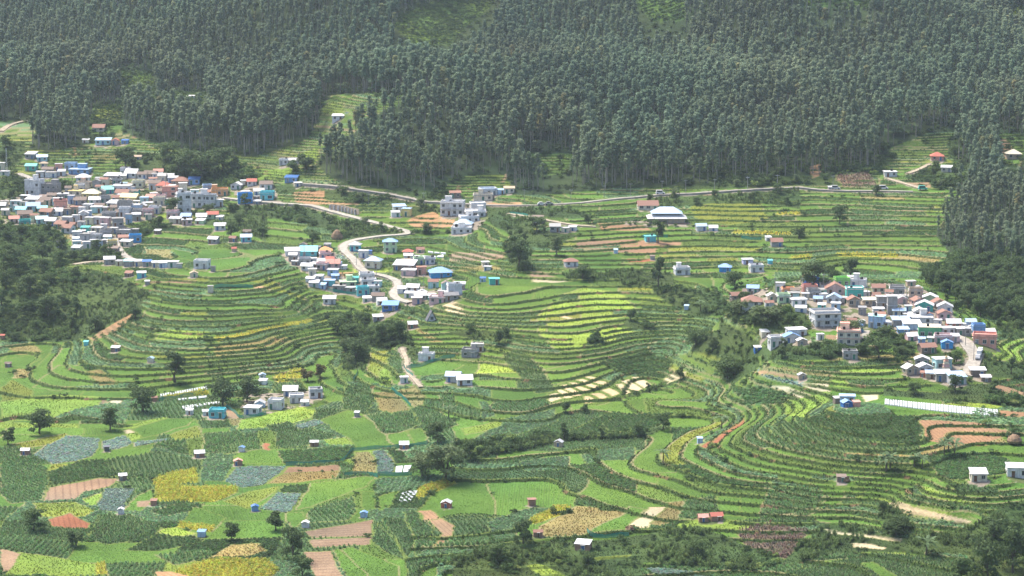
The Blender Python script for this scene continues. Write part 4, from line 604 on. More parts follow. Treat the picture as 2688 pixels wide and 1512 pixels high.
mk = n.new('ShaderNodeMix'); mk.data_type = 'RGBA'; mk.blend_type = 'MULTIPLY'; mk.inputs[0].default_value = 1; l.new(mx.outputs[2], mk.inputs[6]); mk.inputs[7].default_value = (.55, .5, .55, 1); l.new(mk.outputs[2], mx2.inputs[7])
l.new(mx2.outputs[2], b.inputs['Base Color']); b.inputs['Roughness'].default_value = .9; b.inputs['Specular IOR Level'].default_value = .1
bp = n.new('ShaderNodeBump'); bp.inputs['Strength'].default_value = .5; bp.inputs['Distance'].default_value = .25; l.new(n1.outputs[0], bp.inputs['Height']); l.new(bp.outputs[0], b.inputs['Normal'])
me.materials.append(m)
tag(link('terraced_valley', me), kind='structure')
ZG = Zt.reshape(GH, GW)
def ground(x, y):
    """height of the built ground (bilinear)"""
    x = np.atleast_1d(np.asarray(x, float)); y = np.atleast_1d(np.asarray(y, float))
    j = np.clip(np.searchsorted(YS, y)-1, 0, GH-2); v = (y-YS[j])/(YS[j+1]-YS[j])
    t = x/np.maximum(y, 480); i = np.clip(np.searchsorted(TS, t)-1, 0, GW-2); uu = np.clip((t-TS[i])/(TS[i+1]-TS[i]), 0, 1)
    return (ZG[j, i]*(1-uu)+ZG[j, i+1]*uu)*(1-v)+(ZG[j+1, i]*(1-uu)+ZG[j+1, i+1]*uu)*v
print('ground', time.time()-T0)
# ---- roads: slightly raised beds with real edges
def ribbon(W, wd, lift=.22, depth=1.2):
    d = np.gradient(W, axis=0); d /= np.linalg.norm(d, axis=1)[:, None]+1e-9; nrm = np.stack([-d[:, 1], d[:, 0]], 1)
    jl = (1+.28*fbm(W[:, 0]/5, W[:, 1]/5, 2))[:, None]; jr = (1+.28*fbm(W[:, 0]/5+40, W[:, 1]/5, 2))[:, None]
    lft = W+nrm*jl*wd/2; rgt = W-nrm*jr*wd/2
    z = np.maximum(np.maximum(ground(lft[:, 0], lft[:, 1]), ground(rgt[:, 0], rgt[:, 1])), ground(W[:, 0], W[:, 1]))
    z = np.convolve(np.r_[z[:1], z[:1], z, z[-1:], z[-1:]], np.ones(5)/5, 'valid')+lift
    rows = [np.c_[lft, z-depth], np.c_[lft, z], np.c_[W, z+.05], np.c_[rgt, z], np.c_[rgt, z-depth]]
    V = np.stack(rows, 1).reshape(-1, 3); nn = len(W); f = []
    for i in range(nn-1):
        for k in range(4): f.append((i*5+k, i*5+k+1, (i+1)*5+k+1, (i+1)*5+k))
    return V, f
RM = {'concrete_road': noisy('pale_concrete', (.38,.345,.28), amt=.3, scale=.7), 'asphalt_road': noisy('worn_asphalt', (.31,.28,.235), amt=.35, scale=.5), 'village_lane': noisy('dusty_lane', (.37,.33,.27), amt=.35, scale=.8), 'farm_track': noisy('sandy_track', (.40,.33,.23), amt=.35, scale=.8)}
for nm, lab, wd, W in ROADW:
    V, f = ribbon(W, wd); o = link(nm, mesh_np(nm, V, f)); o.data.materials.append(RM[nm]); tag(o, lab, kind='structure')
# ================================================================== PLANT SHAPES
def rhombs(cent, nrm, size, asp=1.6, droop=0.0):
    """one rhombic leaf (or leaf spray) per centre; returns verts, quads"""
    n = len(cent)
    nrm = nrm/(np.linalg.norm(nrm, axis=1)[:, None]+1e-9)
    r = rng.normal(size=(n, 3)); r[:, 2] -= droop
    a = np.cross(nrm, r); a /= np.linalg.norm(a, axis=1)[:, None]+1e-9
    b_ = np.cross(nrm, a)
    s = (np.asarray(size)*np.ones(n))[:, None]
    v = np.stack([cent-b_*s*asp*.5, cent+a*s*.5, cent+b_*s*asp*.5, cent-a*s*.5], 1).reshape(-1, 3)
    return v, np.arange(n*4).reshape(n, 4)
def cloud(clumps, n, size, up=.5, jitter=.5, asp=1.5, shell=.55):
    C = []; N = []
    for (cx, cy, cz, rx, ry, rz), k in zip(clumps, n):
        d = rng.normal(size=(k, 3)); d /= np.linalg.norm(d, axis=1)[:, None]
        d[:, 2] = np.where((d[:, 2] < -.3), -d[:, 2]*.5, d[:, 2])
        rr = shell+(1-shell)*rng.random(k)**.7
        C.append(np.c_[cx+d[:, 0]*rx*rr, cy+d[:, 1]*ry*rr, cz+d[:, 2]*rz*rr])
        N.append(d+rng.normal(size=(k, 3))*jitter+np.array([0, 0, up]))
    C = np.concatenate(C); N = np.concatenate(N)
    return rhombs(C, N, size*(.7+.6*rng.random(len(C))), asp)
def tube(path, rad, k=5):
    path = np.asarray(path, float); n = len(path); V = []; F = []
    d = np.gradient(path, axis=0)
    for i in range(n):
        t = d[i]/(np.linalg.norm(d[i])+1e-9); a = np.cross(t, [0.3, 1, .1]); a /= np.linalg.norm(a); b_ = np.cross(t, a)
        for j in range(k):
            an = 2*math.pi*j/k; V.append(path[i]+(a*math.cos(an)+b_*math.sin(an))*rad[i])
    for i in range(n-1):
        for j in range(k): F.append((i*k+j, i*k+(j+1) % k, (i+1)*k+(j+1) % k, (i+1)*k+j))
    return np.array(V), np.array(F)
def join(parts):
    V = []; F = []; o = 0
    for v, f in parts:
        V.append(np.asarray(v)); F.append(np.asarray(f)+o); o += len(v)
    return np.concatenate(V), np.concatenate(F)
def blades(k, h, spread, wd, curve=.5):
    V = []; F = []
    for i in range(k):
        an = rng.random()*6.28; d = np.array([math.cos(an), math.sin(an), 0]); s = np.array([-d[1], d[0], 0])*wd/2; hh = h*(.7+.5*rng.random()); sp_ = spread*(.5+.8*rng.random())
        p0 = d*.05*rng.random(); p1 = d*sp_*.45+np.array([0, 0, hh*.75]); p2 = d*sp_+np.array([0, 0, hh*(1-curve*rng.random())])
        o = len(V); V += [p0-s*.6, p0+s*.6, p1+s, p1-s, p2+s*.15, p2-s*.15]; F += [(o, o+1, o+2, o+3), (o+3, o+2, o+4, o+5)]
    return np.array(V), np.array(F)
MF = foliage_mat('leaf_instanced')
def proto(name, vf, mat=MF):
    o = bpy.data.objects.new(name, mesh_np(name, vf[0], vf[1])); o.data.materials.append(mat); return o
P_TUFT = [proto('grass_tuft', blades(9, .5, .34, .09)) for _ in range(3)]
P_MAIZE = [proto('leafy_stalk', join([blades(9, 1.0, .42, .12, .7), blades(4, .55, .4, .12, .6)])) for _ in range(4)]
P_ROS = [proto('rosette', join([blades(8, .22, .26, .16, .1), cloud([(0, 0, .12, .16, .16, .13)], [10], .16, up=1.)])) for _ in range(3)]
P_BEAN = [proto('bean_plant', cloud([(0, 0, .22, .42, .42, .34), (.2, .1, .4, .25, .25, .25)], [22, 10], .19, up=.9)) for _ in range(4)]
P_FLOW = [proto('flowering_stalk', join([blades(5, .7, .3, .10, .5), cloud([(0, 0, .75, .35, .35, .25)], [18], .15, up=1.)])) for _ in range(3)]
def shrub():
    cl = [(rng.normal()*.55, rng.normal()*.55, .45+.5*rng.random(), .45+.25*rng.random(), .45+.25*rng.random(), .4+.25*rng.random()) for _ in range(6)]
    return cloud(cl, [34]*6, .21, up=.6)
P_SHRUB = [proto('shrub', shrub()) for _ in range(6)]
def reeds(): return join([blades(26, 1.5, .8, .10, .8), cloud([(0, 0, .4, .5, .5, .4)], [20], .2)])
P_REED = [proto('tall_grass', reeds()) for _ in range(3)]

_nt = {}
def scatter(name, x, y, z, rotz, scl, idx, colr, protos, label=None, cat=None, tilt=0.0):
    n = len(x)
    if n == 0: return None
    c = bpy.data.collections.new(name+'_kinds')
    for p in protos: 
        if p.name not in c.objects: c.objects.link(p)
    me = bpy.data.meshes.new(name); me.vertices.add(n); me.vertices.foreach_set('co', np.stack([x, y, z], 1).astype(np.float32).ravel())
    def at(nm, ty, key, arr):
        a = me.attributes.new(nm, ty, 'POINT'); a.data.foreach_set(key, arr)
    at('rot', 'FLOAT_VECTOR', 'vector', np.stack([rng.normal(size=n)*tilt, rng.normal(size=n)*tilt, rotz], 1).astype(np.float32).ravel())
    scl = np.asarray(scl, float)
    if scl.ndim == 1: scl = np.stack([scl]*3, 1)
    at('scl', 'FLOAT_VECTOR', 'vector', scl.astype(np.float32).ravel())
    at('idx', 'INT', 'value', np.asarray(idx, np.int32))
    at('col', 'FLOAT_COLOR', 'color', np.c_[colr, np.ones(n)].astype(np.float32).ravel())
    o = link(name, me); tag(o, label, cat, kind='stuff')
    ng = bpy.data.node_groups.new(name, 'GeometryNodeTree')
    ng.interface.new_socket('Geometry', in_out='INPUT', socket_type='NodeSocketGeometry'); ng.interface.new_socket('Geometry', in_out='OUTPUT', socket_type='NodeSocketGeometry')
    N = ng.nodes; Lk = ng.links
    gi = N.new('NodeGroupInput'); go = N.new('NodeGroupOutput'); ip = N.new('GeometryNodeInstanceOnPoints'); ci = N.new('GeometryNodeCollectionInfo')
    ci.inputs['Collection'].default_value = c; ci.inputs['Separate Children'].default_value = True; ci.inputs['Reset Children'].default_value = True
    def na(nm, dt):
        q = N.new('GeometryNodeInputNamedAttribute'); q.data_type = dt; q.inputs['Name'].default_value = nm; return q.outputs['Attribute']
    Lk.new(gi.outputs[0], ip.inputs['Points']); Lk.new(ci.outputs[0], ip.inputs['Instance']); ip.inputs['Pick Instance'].default_value = True
    Lk.new(na('idx', 'INT'), ip.inputs['Instance Index']); Lk.new(na('rot', 'FLOAT_VECTOR'), ip.inputs['Rotation']); Lk.new(na('scl', 'FLOAT_VECTOR'), ip.inputs['Scale'])
    Lk.new(ip.outputs[0], go.inputs[0])
    md = o.modifiers.new('plants', 'NODES'); md.node_group = ng
    return o

# ================================================================== CROPS AND BANK GRASS
fine = (gy > 566) & (gy < 1195) & (np.abs(gx/np.maximum(gy, 1)) < .25) & (road_d > .6) & (house_m < .75)
onbank = (u > 0)*tmask > .5
notedge = ~edge
def crop(name, classes, prob, protos, hgt, colr, label, cat, snap=True, spread=1.0, var=.28):
    ids = [CL[c] for c in classes]
    m = fine & np.isin(cls, ids) & ~onbank & notedge & (rng.random(len(gx)) < prob)
    i = np.nonzero(m)[0]; n = len(i)
    x = gx[i]+rng.normal(size=n)*.22; y = gy[i]+rng.normal(size=n)*.22
    if snap:
        rc = rowc[i]; dlt = ((np.floor(rc)+.5)-rc)*rsp[i]*.8*(rowamt[i] > 0)
        x = x+np.cos(rowdirF[i])*dlt; y = y+np.sin(rowdirF[i])*dlt
    z = ground(x, y)-.03
    cc = (np.asarray(colr)[None] if colr is not None else col[i])*(1-var+2*var*rng.random((n, 1)))*(1+.12*rng.normal(size=(n, 3)))
    cc = cc*(.8+.42*hv[i])[:, None]
    s = hgt*(.75+.5*rng.random(n))*(.85+.3*hv[i])*np.clip(1+.5*fbm(x/7, y/7, 2), .6, 1.4)
    print(name, n)
    return scatter(name, x, y, z, rng.random(n)*6.28, np.stack([s*spread, s*spread, s], 1), rng.integers(0, len(protos), n), np.clip(cc, .01, .7), protos, label, cat, .08)
crop('maize_plants', ['maize'], .75, P_MAIZE, .72, (.165,.26,.10), 'grey green tall leafy crop growing in rows on many terraces', 'crop', spread=1.1)
crop('bean_plants', ['darkbean'], .62, P_BEAN, .95, (.10,.175,.055), 'dark green bushy bean crop on scattered plots', 'crop', spread=1.1)
crop('pale_leafy_plants', ['paleveg'], .7, P_BEAN, .75, (.18,.29,.135), 'pale blue-green low leafy crop on terraces', 'crop', spread=1.2)
crop('cabbage_plants', ['cabbage'], .85, P_ROS, 1.15, (.225,.315,.245), 'blue green cabbages on flat plots of the valley floor', 'crop', snap=False, spread=1.4, var=.15)
crop('carrot_tops', ['carrot'], .42, P_TUFT, .34, (.112,.215,.045), 'fresh bright green carrot tops covering smooth plots', 'crop', spread=1.5, var=.14)
crop('mustard_plants', ['mustard'], .75, P_FLOW, .85, (.46,.45,.07), 'yellow flowering crop in strips across the fields', 'crop', snap=False, spread=1.2)
crop('mixed_grass', ['olive', 'lime', 'grass', 'dryolive', 'bush'], .36, P_TUFT, .62, None, 'yellow green meadow grass on fallow plots', 'grass', snap=False, spread=1.4)  # tufts copy the plot colour, painted sunlight included
crop('dead_brush', ['drybrush'], .5, P_TUFT, 1.6, (.22,.165,.12), 'dry grey brown cut brush heaped above the lower thicket', 'brush', snap=False)
m = fine & onbank & ~np.isin(cls, [CL['village'], CL['forest']]) & (rng.random(len(gx)) < .55)
i = np.nonzero(m)[0]; n = len(i); x = gx[i]+rng.normal(size=n)*.3; y = gy[i]+rng.normal(size=n)*.3
cc = np.where((rng.random(n) < .16)[:, None], [.10,.09,.03], [.040,.076,.016])*(.6+.8*rng.random((n, 1)))
scatter('bank_grass', x, y, ground(x, y)-.05, rng.random(n)*6.28, .95*(.6+.7*rng.random(n)), rng.integers(0, 3, n), cc, P_TUFT, 'rank dark grass on the terrace banks', 'grass', .25); print('bank', n)
# shrubs on scrub land, hedges, round the villages and under the woods
sc_d = np.where(scrub > 0, np.where(scrub > .65, .15, .10)*scrub**1.3*(fid < 0)*sstep(-.28, .1, fbm(gx/20+2, gy/20, 2)), 0)
sc_d = np.where(vill & (house_m < .35) & (road_d > 1.5), .05, sc_d)
sc_d = np.where(onbank & ~hardsoil & (fbm(gx/18, gy/18, 2) > .36), .05, sc_d)
sc_d = np.where(clear & (gy > 1200), .22, sc_d)
sc_d = np.where(edge & ~hardsoil & (fbm(gx/22+4, gy/22, 2) > .30), .06, sc_d)
cellarea = np.maximum(.524/660*gy, .1)*np.gradient(YS).repeat(GW)
m = (gy > 562) & ((gy < 1230) | (clear & (gy < 1500))) & (np.abs(gx/np.maximum(gy, 1)) < .255) & (house_m < .45) & (road_d > 1.2) & (rng.random(len(gx)) < sc_d*np.clip(cellarea/.4, .5, 4))
i = np.nonzero(m)[0]; n = len(i); x = gx[i]; y = gy[i]
big = np.clip(1.05+.9*fbm(x/16, y/16, 2), .45, 2.0)*np.where(scrub[i] > .6, 1.3, .8)*(.6+.7*rng.random(n))
gr = fbm(x/25+3, y/25, 2)[:, None]
cc = np.where(rng.random((n, 1)) < .13, [.16,.22,.055], [.07,.12,.036])*(1+.6*gr)*(.7+.6*rng.random((n, 1)))
scatter('scrub_bushes', x, y, ground(x, y)-.15, rng.random(n)*6.28, np.stack([big, big, big*(.8+.4*rng.random(n))], 1), rng.integers(0, 6, n), np.clip(cc, .012, .3), P_SHRUB, 'dense dark green scrub on slopes, hedges and round the villages', 'scrub', .08); print('shrub', n)
m = (scrub > 0) & (gy > 562) & (gy < 1200) & (fid < 0) & (house_m < .4) & (road_d > 1) & (rng.random(len(gx)) < .12) & (fbm(gx/12, gy/12, 2) > .0)
i = np.nonzero(m)[0]; n = len(i); x = gx[i]; y = gy[i]; cc = np.array([.13,.19,.06])*(.6+.8*rng.random((n, 1)))
scatter('tall_scrub_grass', x, y, ground(x, y)-.1, rng.random(n)*6.28, .8+.7*rng.random(n), rng.integers(0, 3, n), cc, P_REED, 'tall pale grass among the scrub', 'grass', .1); print('reed', n)
print('crops', time.time()-T0)
# ================================================================== TREES
bark_pale = noisy('pale_bark', (.27,.245,.20), amt=.4, scale=2.5); bark_dark = noisy('dark_bark', (.10,.08,.06), amt=.3, scale=3)
def euc_shape():
    h = 18.0; lean = rng.normal(size=2)*.5
    px = [np.array([lean[0]*t*t, lean[1]*t*t, h*t]) for t in (0, .25, .5, .75, .97)]
    trunk = tube(px, [.26, .2, .16, .1, .03], 5)
    cl = []; k = rng.integers(8, 12); c0 = .52+.12*rng.random()
    for j in range(k):
        t = c0+(1-c0)*((j+.5)/k); w = 1.4*math.sin(math.pi*min(1, (t-c0)/(1-c0)*.75+.22))**.8
        an = rng.random()*6.28; r = w*(.35+.5*rng.random())*(0 if j == k-1 else 1)
        rr = .9+.45*rng.random()
        cl.append((lean[0]*t*t+math.cos(an)*r, lean[1]*t*t+math.sin(an)*r, h*t, rr*1.1, rr*1.1, rr*.85))
        if j % 3 == 0: pass
    crown = cloud(cl, [56]*len(cl), .5, up=.55, jitter=.45, asp=1.9, shell=.45)
    br = []
    for c in cl[::2]:
        z0 = c[2]-1.6; tt = z0/h; br.append(tube([np.array([lean[0]*tt*tt, lean[1]*tt*tt, z0]), np.array(c[:3])], [.07, .03], 3))
    return join([trunk]+br), crown
def broad_shape(h=8.0, w=7.0, nb=22, leaf=.42, per=85, trunk_h=.2, dens=1.0):
    tr = [tube([(0, 0, -.5), (.1, .05, h*trunk_h*.6), (.15, 0, h*trunk_h*1.3)], [.32*h/8, .24*h/8, .16*h/8], 7)]; cl = []
    for j in range(nb):
        d = rng.normal(size=3); d /= np.linalg.norm(d); d[2] = rng.uniform(-.85, 1.0)
        r = .62+.38*rng.random(); c = np.array([d[0]*w/2*r*.8, d[1]*w/2*r*.8, h*(.46+trunk_h*.3)+d[2]*h*.40*(.7+.3*r)]); s = (.17+.10*rng.random())*w
        cl.append((*c, s, s, s*.8))
        if j % 3 == 0: tr.append(tube([(.12, 0, h*trunk_h), c*np.array([.5, .5, .8]), c], [.12*h/8, .07*h/8, .03], 4))
    return join(tr), cloud(cl, [int(per*dens)]*nb, leaf, up=.45, jitter=.5, asp=1.4, shell=.5)
EUCS = [euc_shape() for _ in range(7)]
MEI = foliage_mat('eucalyptus_leaf_instanced', var=.28)
bark_i = bark_pale
def two_mat_proto(name, tr, cr, m1, m2):
    v, f = join([tr, cr]); o = bpy.data.objects.new(name, mesh_np(name, v, f)); o.data.materials.append(m1); o.data.materials.append(m2)
    o.data.polygons.foreach_set('material_index', np.r_[np.zeros(len(tr[1]), np.int32), np.ones(len(cr[1]), np.int32)]); return o
P_EUC = [two_mat_proto('eucalyptus_kind', t, c, bark_i, MEI) for t, c in EUCS]
_bk = [broad_shape(8, 7.0, 18, leaf=.6, per=40), broad_shape(8, 5.0, 14, leaf=.55, per=40)]
P_EUC += [two_mat_proto('forest_broadleaf_kind', t, c, bark_i, MEI) for t, c in _bk]
# feet of the eucalyptus: jittered rows over the wooded slopes
sp_ = 4.0
ax, ay = np.meshgrid(np.arange(-470, 470, sp_), np.arange(920, 1640, sp_)); ax = ax.ravel()+rng.uniform(-.48, .48, ax.size)*sp_; ay = ay.ravel()+rng.uniform(-.48, .48, ay.size)*sp_
k = np.abs(ax/ay) < .262; ax, ay = ax[k], ay[k]; az = ground(ax, ay); qx, qy = project(ax, ay, az)
ok = np.zeros(len(ax), bool)
for z, p in EUC: ok |= inpoly(qx, qy, S_(z, p))
ok |= (qx < -60) | (qx > 2750)
for z, p in CLEAR:
    P = S_(z, p)
    for dy in ((0, 20, 40, 60, 80, 95) if z == 'f2' else (0, 20, 40, 55)): ok &= ~inpoly(qx, qy-dy, P)
for h in HL:                                    # keep the houses of the slope in view
    if h['px'][1] < 600:
        ok &= ~((np.abs(qx-h['px'][0]) < h['w']*ZOOM[h['z']][2]*.5+14) & (qy > h['px'][1]-12) & (qy < h['px'][1]+95) & (np.hypot(ax-h['X'], ay-h['Y']) < 60))
ok &= rast(road_r, ax, ay, 99) > 4
# irregular stocking
den = fbm(ax/45, ay/45, 3); ok &= rng.random(len(ax)) < np.clip(.86+.5*den, .35, 1)
ax, ay, az, qx, qy = ax[ok], ay[ok], az[ok], qx[ok], qy[ok]
eh = (.62+.46*rng.random(len(ax)))*np.clip(1.0+.35*fbm(ax/60+7, ay/60, 2), .72, 1.2)*np.where((qx > 2430) & (qy > 420), .72, 1.0)*np.where(qy < 200, .92, 1)
ec = np.array([.18,.235,.135])[None]*(.84+.32*rng.random((len(ax), 1)))*(1+.35*fbm(ax/40, ay/40, 2))[:, None]
ec = ec*(1+np.clip(fbm(ax/70+3, ay/70, 3), -.4, .5)[:, None]*np.array([.35, .1, .05]))
ec = ec*np.where(rng.random((len(ax), 1)) < .02, [1.5, 1.15, .9], [1, 1, 1])
vis = (qx > 0) & (qx < 2688) & (qy > 60)
bins_ = np.clip((qx/64).astype(int), 0, 41); emin = np.full(42, 1e9); np.minimum.at(emin, bins_[vis], ay[vis]); order = np.argsort(np.where(vis, ay-emin[bins_]+rng.random(len(ay))*4, 1e9)); top = order[:300]; rest = np.setdiff1d(np.arange(len(ax)), top)
scatter('eucalyptus_forest', ax[rest], ay[rest], az[rest]-.3, rng.random(len(rest))*6.28, np.stack([eh[rest]*(.9+.25*rng.random(len(rest)))]*2+[eh[rest]], 1), np.where(rng.random(len(rest)) < .07, rng.integers(7, 9, len(rest)), rng.integers(0, 7, len(rest))), ec[rest], P_EUC, 'grey green eucalyptus plantation covering the upper slopes', 'forest', .02)
print('eucalyptus', len(ax), time.time()-T0)
# undergrowth under the woods
ux = rng.uniform(-350, 350, 20000); uy = rng.uniform(960, 1420, 20000); uz = ground(ux, uy); vx, vy = project(ux, uy, uz); okk = np.zeros(20000, bool)
for z, p in EUC: okk |= inpoly(vx, vy, S_(z, p))
ux, uy, uz = ux[okk], uy[okk], uz[okk]; n = len(ux)
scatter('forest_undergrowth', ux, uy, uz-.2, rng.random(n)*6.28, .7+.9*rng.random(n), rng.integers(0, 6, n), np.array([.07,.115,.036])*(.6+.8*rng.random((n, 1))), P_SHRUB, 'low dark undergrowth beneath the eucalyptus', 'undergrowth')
EM = [foliage_mat('eucalyptus_leaf_%d' % q, c, var=.45, instancer=False) for q, c in enumerate([(.14,.19,.10), (.155,.205,.115), (.12,.17,.09)])]
TRK = []; CRN = []
for t, c in EUCS:
    a = mesh_np('eucalyptus_trunk', *t); a.materials.append(bark_pale); TRK.append(a)
    b2 = mesh_np('eucalyptus_crown', *c); b2.materials.append(EM[0]); CRN.append(b2)
def euc_where(x):
    for lim, t in ((330, 'above the sheds over the left village'), (800, 'behind the left village'), (1150, 'above the earth cutting of the road'), (1420, 'behind the stepped white buildings'), (1900, 'above the upper road near the large hall'), (2280, 'above the right half of the upper road'), (9999, 'around the red-roofed bungalow at right')):
        if x < lim: return t
for q in top:
    v = int(rng.integers(0, 7))
    e = tag(link('eucalyptus_tree', None, loc=(ax[q], ay[q], az[q]-.3), rot=(0, 0, rng.random()*6.28), scl=(eh[q]*(.9+.25*rng.random()),)*2+(eh[q],)), ('tall' if eh[q] > .93 else 'shorter')+' pale-trunked eucalyptus at the forest edge '+euc_where(qx[q]), 'tree', 'eucalyptus along the lower edge of the woods')
    link('trunk', TRK[v], e); link('crown', CRN[v], e, mat=EM[int(rng.integers(0, 3))])
# ---- single broadleaved trees: x, foot y (full picture), height and width in picture pixels, kind, label
DM = {'dark': foliage_mat('tree_leaf_dark', (.085,.13,.045), instancer=False), 'mid': foliage_mat('tree_leaf_mid', (.10,.155,.05), instancer=False), 'pale': foliage_mat('tree_leaf_pale', (.14,.185,.075), instancer=False), 'olive': foliage_mat('tree_leaf_olive', (.14,.12,.045), instancer=False)}
BR = [broad_shape(8, 7.5), broad_shape(8, 6.0, 18), broad_shape(8, 8.5, 24, trunk_h=.22), broad_shape(8, 4.2, 16, per=70), broad_shape(8, 6.5, 20, trunk_h=.42)]
BT = []; BC = []
for t, c in BR:
    a = mesh_np('tree_trunk', *t); a.materials.append(bark_dark); BT.append(a); b2 = mesh_np('tree_crown', *c); b2.materials.append(DM['mid']); BC.append(b2)
TREES = [(1100,1115,62,58,0,'dark','rounded dark tree beside the green net at the centre of the valley floor'),(440,960,92,55,3,'dark','tall narrow dark tree below the left mound terraces'),(360,1035,72,76,2,'dark','broad dark tree left of the white tunnel beds'),
 (560,1020,76,80,2,'dark','wide spreading dark tree right of the white tunnel beds'),(622,1012,72,66,0,'dark','dark tree joining the wide spreading one near the white houses'),(100,1092,66,68,0,'dark','dark tree above the large blue green cabbage plot'),(20,1118,52,40,1,'dark','dark tree at the left edge above the lower fields'),
 (277,1082,62,46,4,'dark','leaning dark tree on the hedge right of the large cabbage plot'),(1316,1365,66,52,0,'dark','dark tree beside the brown olive field'),(693,1335,58,50,1,'dark','rounded dark tree above the bare pink field'),(583,1360,52,40,4,'dark','small round tree on a bare stem'),
 (192,1375,52,48,1,'dark','dark tree beside the ploughed brown mound at lower left'),(85,1335,62,60,0,'mid','bushy tree cluster at the lower left corner'),(896,910,62,60,0,'dark','dark tree by the gully below the middle village'),(965,862,56,58,2,'mid','greyish tree leaning over the gully'),(1002,852,60,52,1,'mid','taller greyish tree right of the gully'),
 (1120,1205,96,110,2,'pale','large pale feathery thicket tree beside the white plastic sheet'),(1062,1200,66,80,2,'pale','pale feathery tree left of the large thicket'),(1656,725,92,34,3,'dark','tall slender dark tree in front of the far terraces'),(1656,610,66,32,3,'dark','slender dark tree in front of the large grey hall'),
 (1306,672,74,60,0,'dark','dark tree left of the carrot green far terraces'),(1285,640,60,46,1,'mid','tree above the dark one beside the far terraces'),(1466,702,38,46,0,'dark','low dark tree beside the bare earth patch'),(1848,722,48,52,0,'mid','bushy tree below the blue roofed far house'),(2046,722,72,92,2,'dark','large dark tree behind the dark blue house'),
 (2140,702,62,40,3,'dark','upright dark tree behind the lime green house'),(2098,710,46,36,1,'dark','small dark tree left of the upright one behind the right village'),(1256,865,48,36,1,'dark','dark tree standing alone on the central terraces'),(1424,1035,34,26,1,'dark','small dark tree left of two beside the hut on the gully'),(1472,1035,28,26,1,'dark','small dark tree right of two beside the hut on the gully'),
 (738,1410,92,60,0,'dark','tall dark tree at the bottom left of the bare pink field'),(762,1455,66,56,0,'mid','round grey tree at the bottom edge'),(2484,1455,110,90,2,'dark','large dark tree near the bottom right corner'),(2548,1440,140,90,0,'dark','tall dark tree in the bottom right corner'),(2418,1460,84,70,1,'mid','bushy tree left of the bottom right corner'),
 (2254,1345,46,60,2,'dark','round dark bush tree under the pale straw terrace'),(774,958,40,36,1,'olive','brownish tree left of two by the yellow field'),(806,950,46,34,1,'olive','brownish tree right of two by the yellow field'),(436,540,48,44,0,'dark','dark tree in front of the tall white building'),(582,595,40,36,0,'dark','dark tree below the white school building'),(617,522,40,22,3,'mid','slender tree in front of the bright blue house'),
 (660,592,36,34,1,'mid','tree below the bright blue house'),(786,618,44,46,0,'mid','bushy tree left of the road bend'),(316,420,56,62,0,'dark','large dark tree on the terraces above the left village'),(505,448,74,96,2,'dark','broad dark wood tree above the left village, largest of the row'),(452,440,56,62,0,'dark','dark wood tree at the left of the row above the left village'),
 (560,432,66,66,0,'dark','dark wood tree at the right of the row above the left village'),(420,402,46,60,2,'mid','mid green tree at the edge of the left woods'),(770,425,46,46,1,'dark','dark tree beside the terraced valley mouth'),(738,432,36,36,1,'mid','bush tree below the white shed in the valley mouth'),(2010,595,34,30,1,'dark','small dark tree on the far terraces right of the hall'),
 (2112,560,50,40,0,'dark','dark tree on the slope below the right end of the upper road'),(2205,488,30,26,1,'dark','small round dark tree on the upper road'),(1350,580,40,50,2,'mid','tree above the pale track on the far slope'),(1480,560,30,26,1,'dark','small tree beside the grey houses on the far slope'),(1400,640,50,34,4,'pale','pale tree between the gully and the far terraces'),
 (850,835,44,56,2,'mid','greyish tree at the right foot of the left mound'),(880,850,40,50,0,'mid','greyish tree above the lone gully tree'),(340,800,44,36,1,'mid','tree on the stony stream bank at the left'),(240,830,40,40,0,'dark','dark tree at the foot of the left scrub slope'),(75,745,60,60,0,'dark','dark tree high on the left scrub slope'),(30,690,70,60,0,'dark','tall dark tree at the left edge below the village'),
 (120,800,60,66,2,'dark','dark tree low on the left scrub slope'),(1750,870,46,60,2,'mid','bushy tree above the gully right of the pale terraces'),(1830,950,56,80,2,'mid','large grey green thicket tree in the gully right of centre'),(2210,900,60,70,2,'mid','bushy tree below the lower houses of the right village'),(2140,850,50,60,2,'pale','pale bushy tree in the middle of the right village'),
 (1930,810,44,80,2,'pale','broad pale thicket left of the cream two-storey house'),(1860,790,40,60,2,'pale','pale thicket below the red tiled houses'),(2500,1360,60,60,0,'dark','dark tree under the lower right knoll'),(1750,1395,46,56,2,'mid','bushy tree on the thicket at lower right'),(1250,1410,50,60,2,'mid','grey green bush tree in the bottom thicket'),(1480,1420,40,50,2,'mid','bush tree right of the white tin shed')]
TP = np.array([(t[0]*1.04348, t[1]*1.04348) for t in TREES]); TW = unproject(TP); TZ = ground(TW[:, 0], TW[:, 1])
for t, w, z in zip(TREES, TW, TZ):
    kpx = math.hypot(*w)/FOC*1.04348; hm = t[2]*kpx; wm = t[3]*kpx
    bw = {0: 7.5, 1: 6.0, 2: 8.5, 3: 4.2, 4: 6.5}[t[4]]
    e = tag(link('broadleaf_tree', None, loc=(w[0], w[1], z-.2), rot=(0, 0, rng.random()*6.28), scl=(wm/bw, wm/bw, hm/8.0)), t[6], 'tree')
    link('trunk', BT[t[4]], e); link('crown', BC[t[4]], e, mat=DM[t[5]])
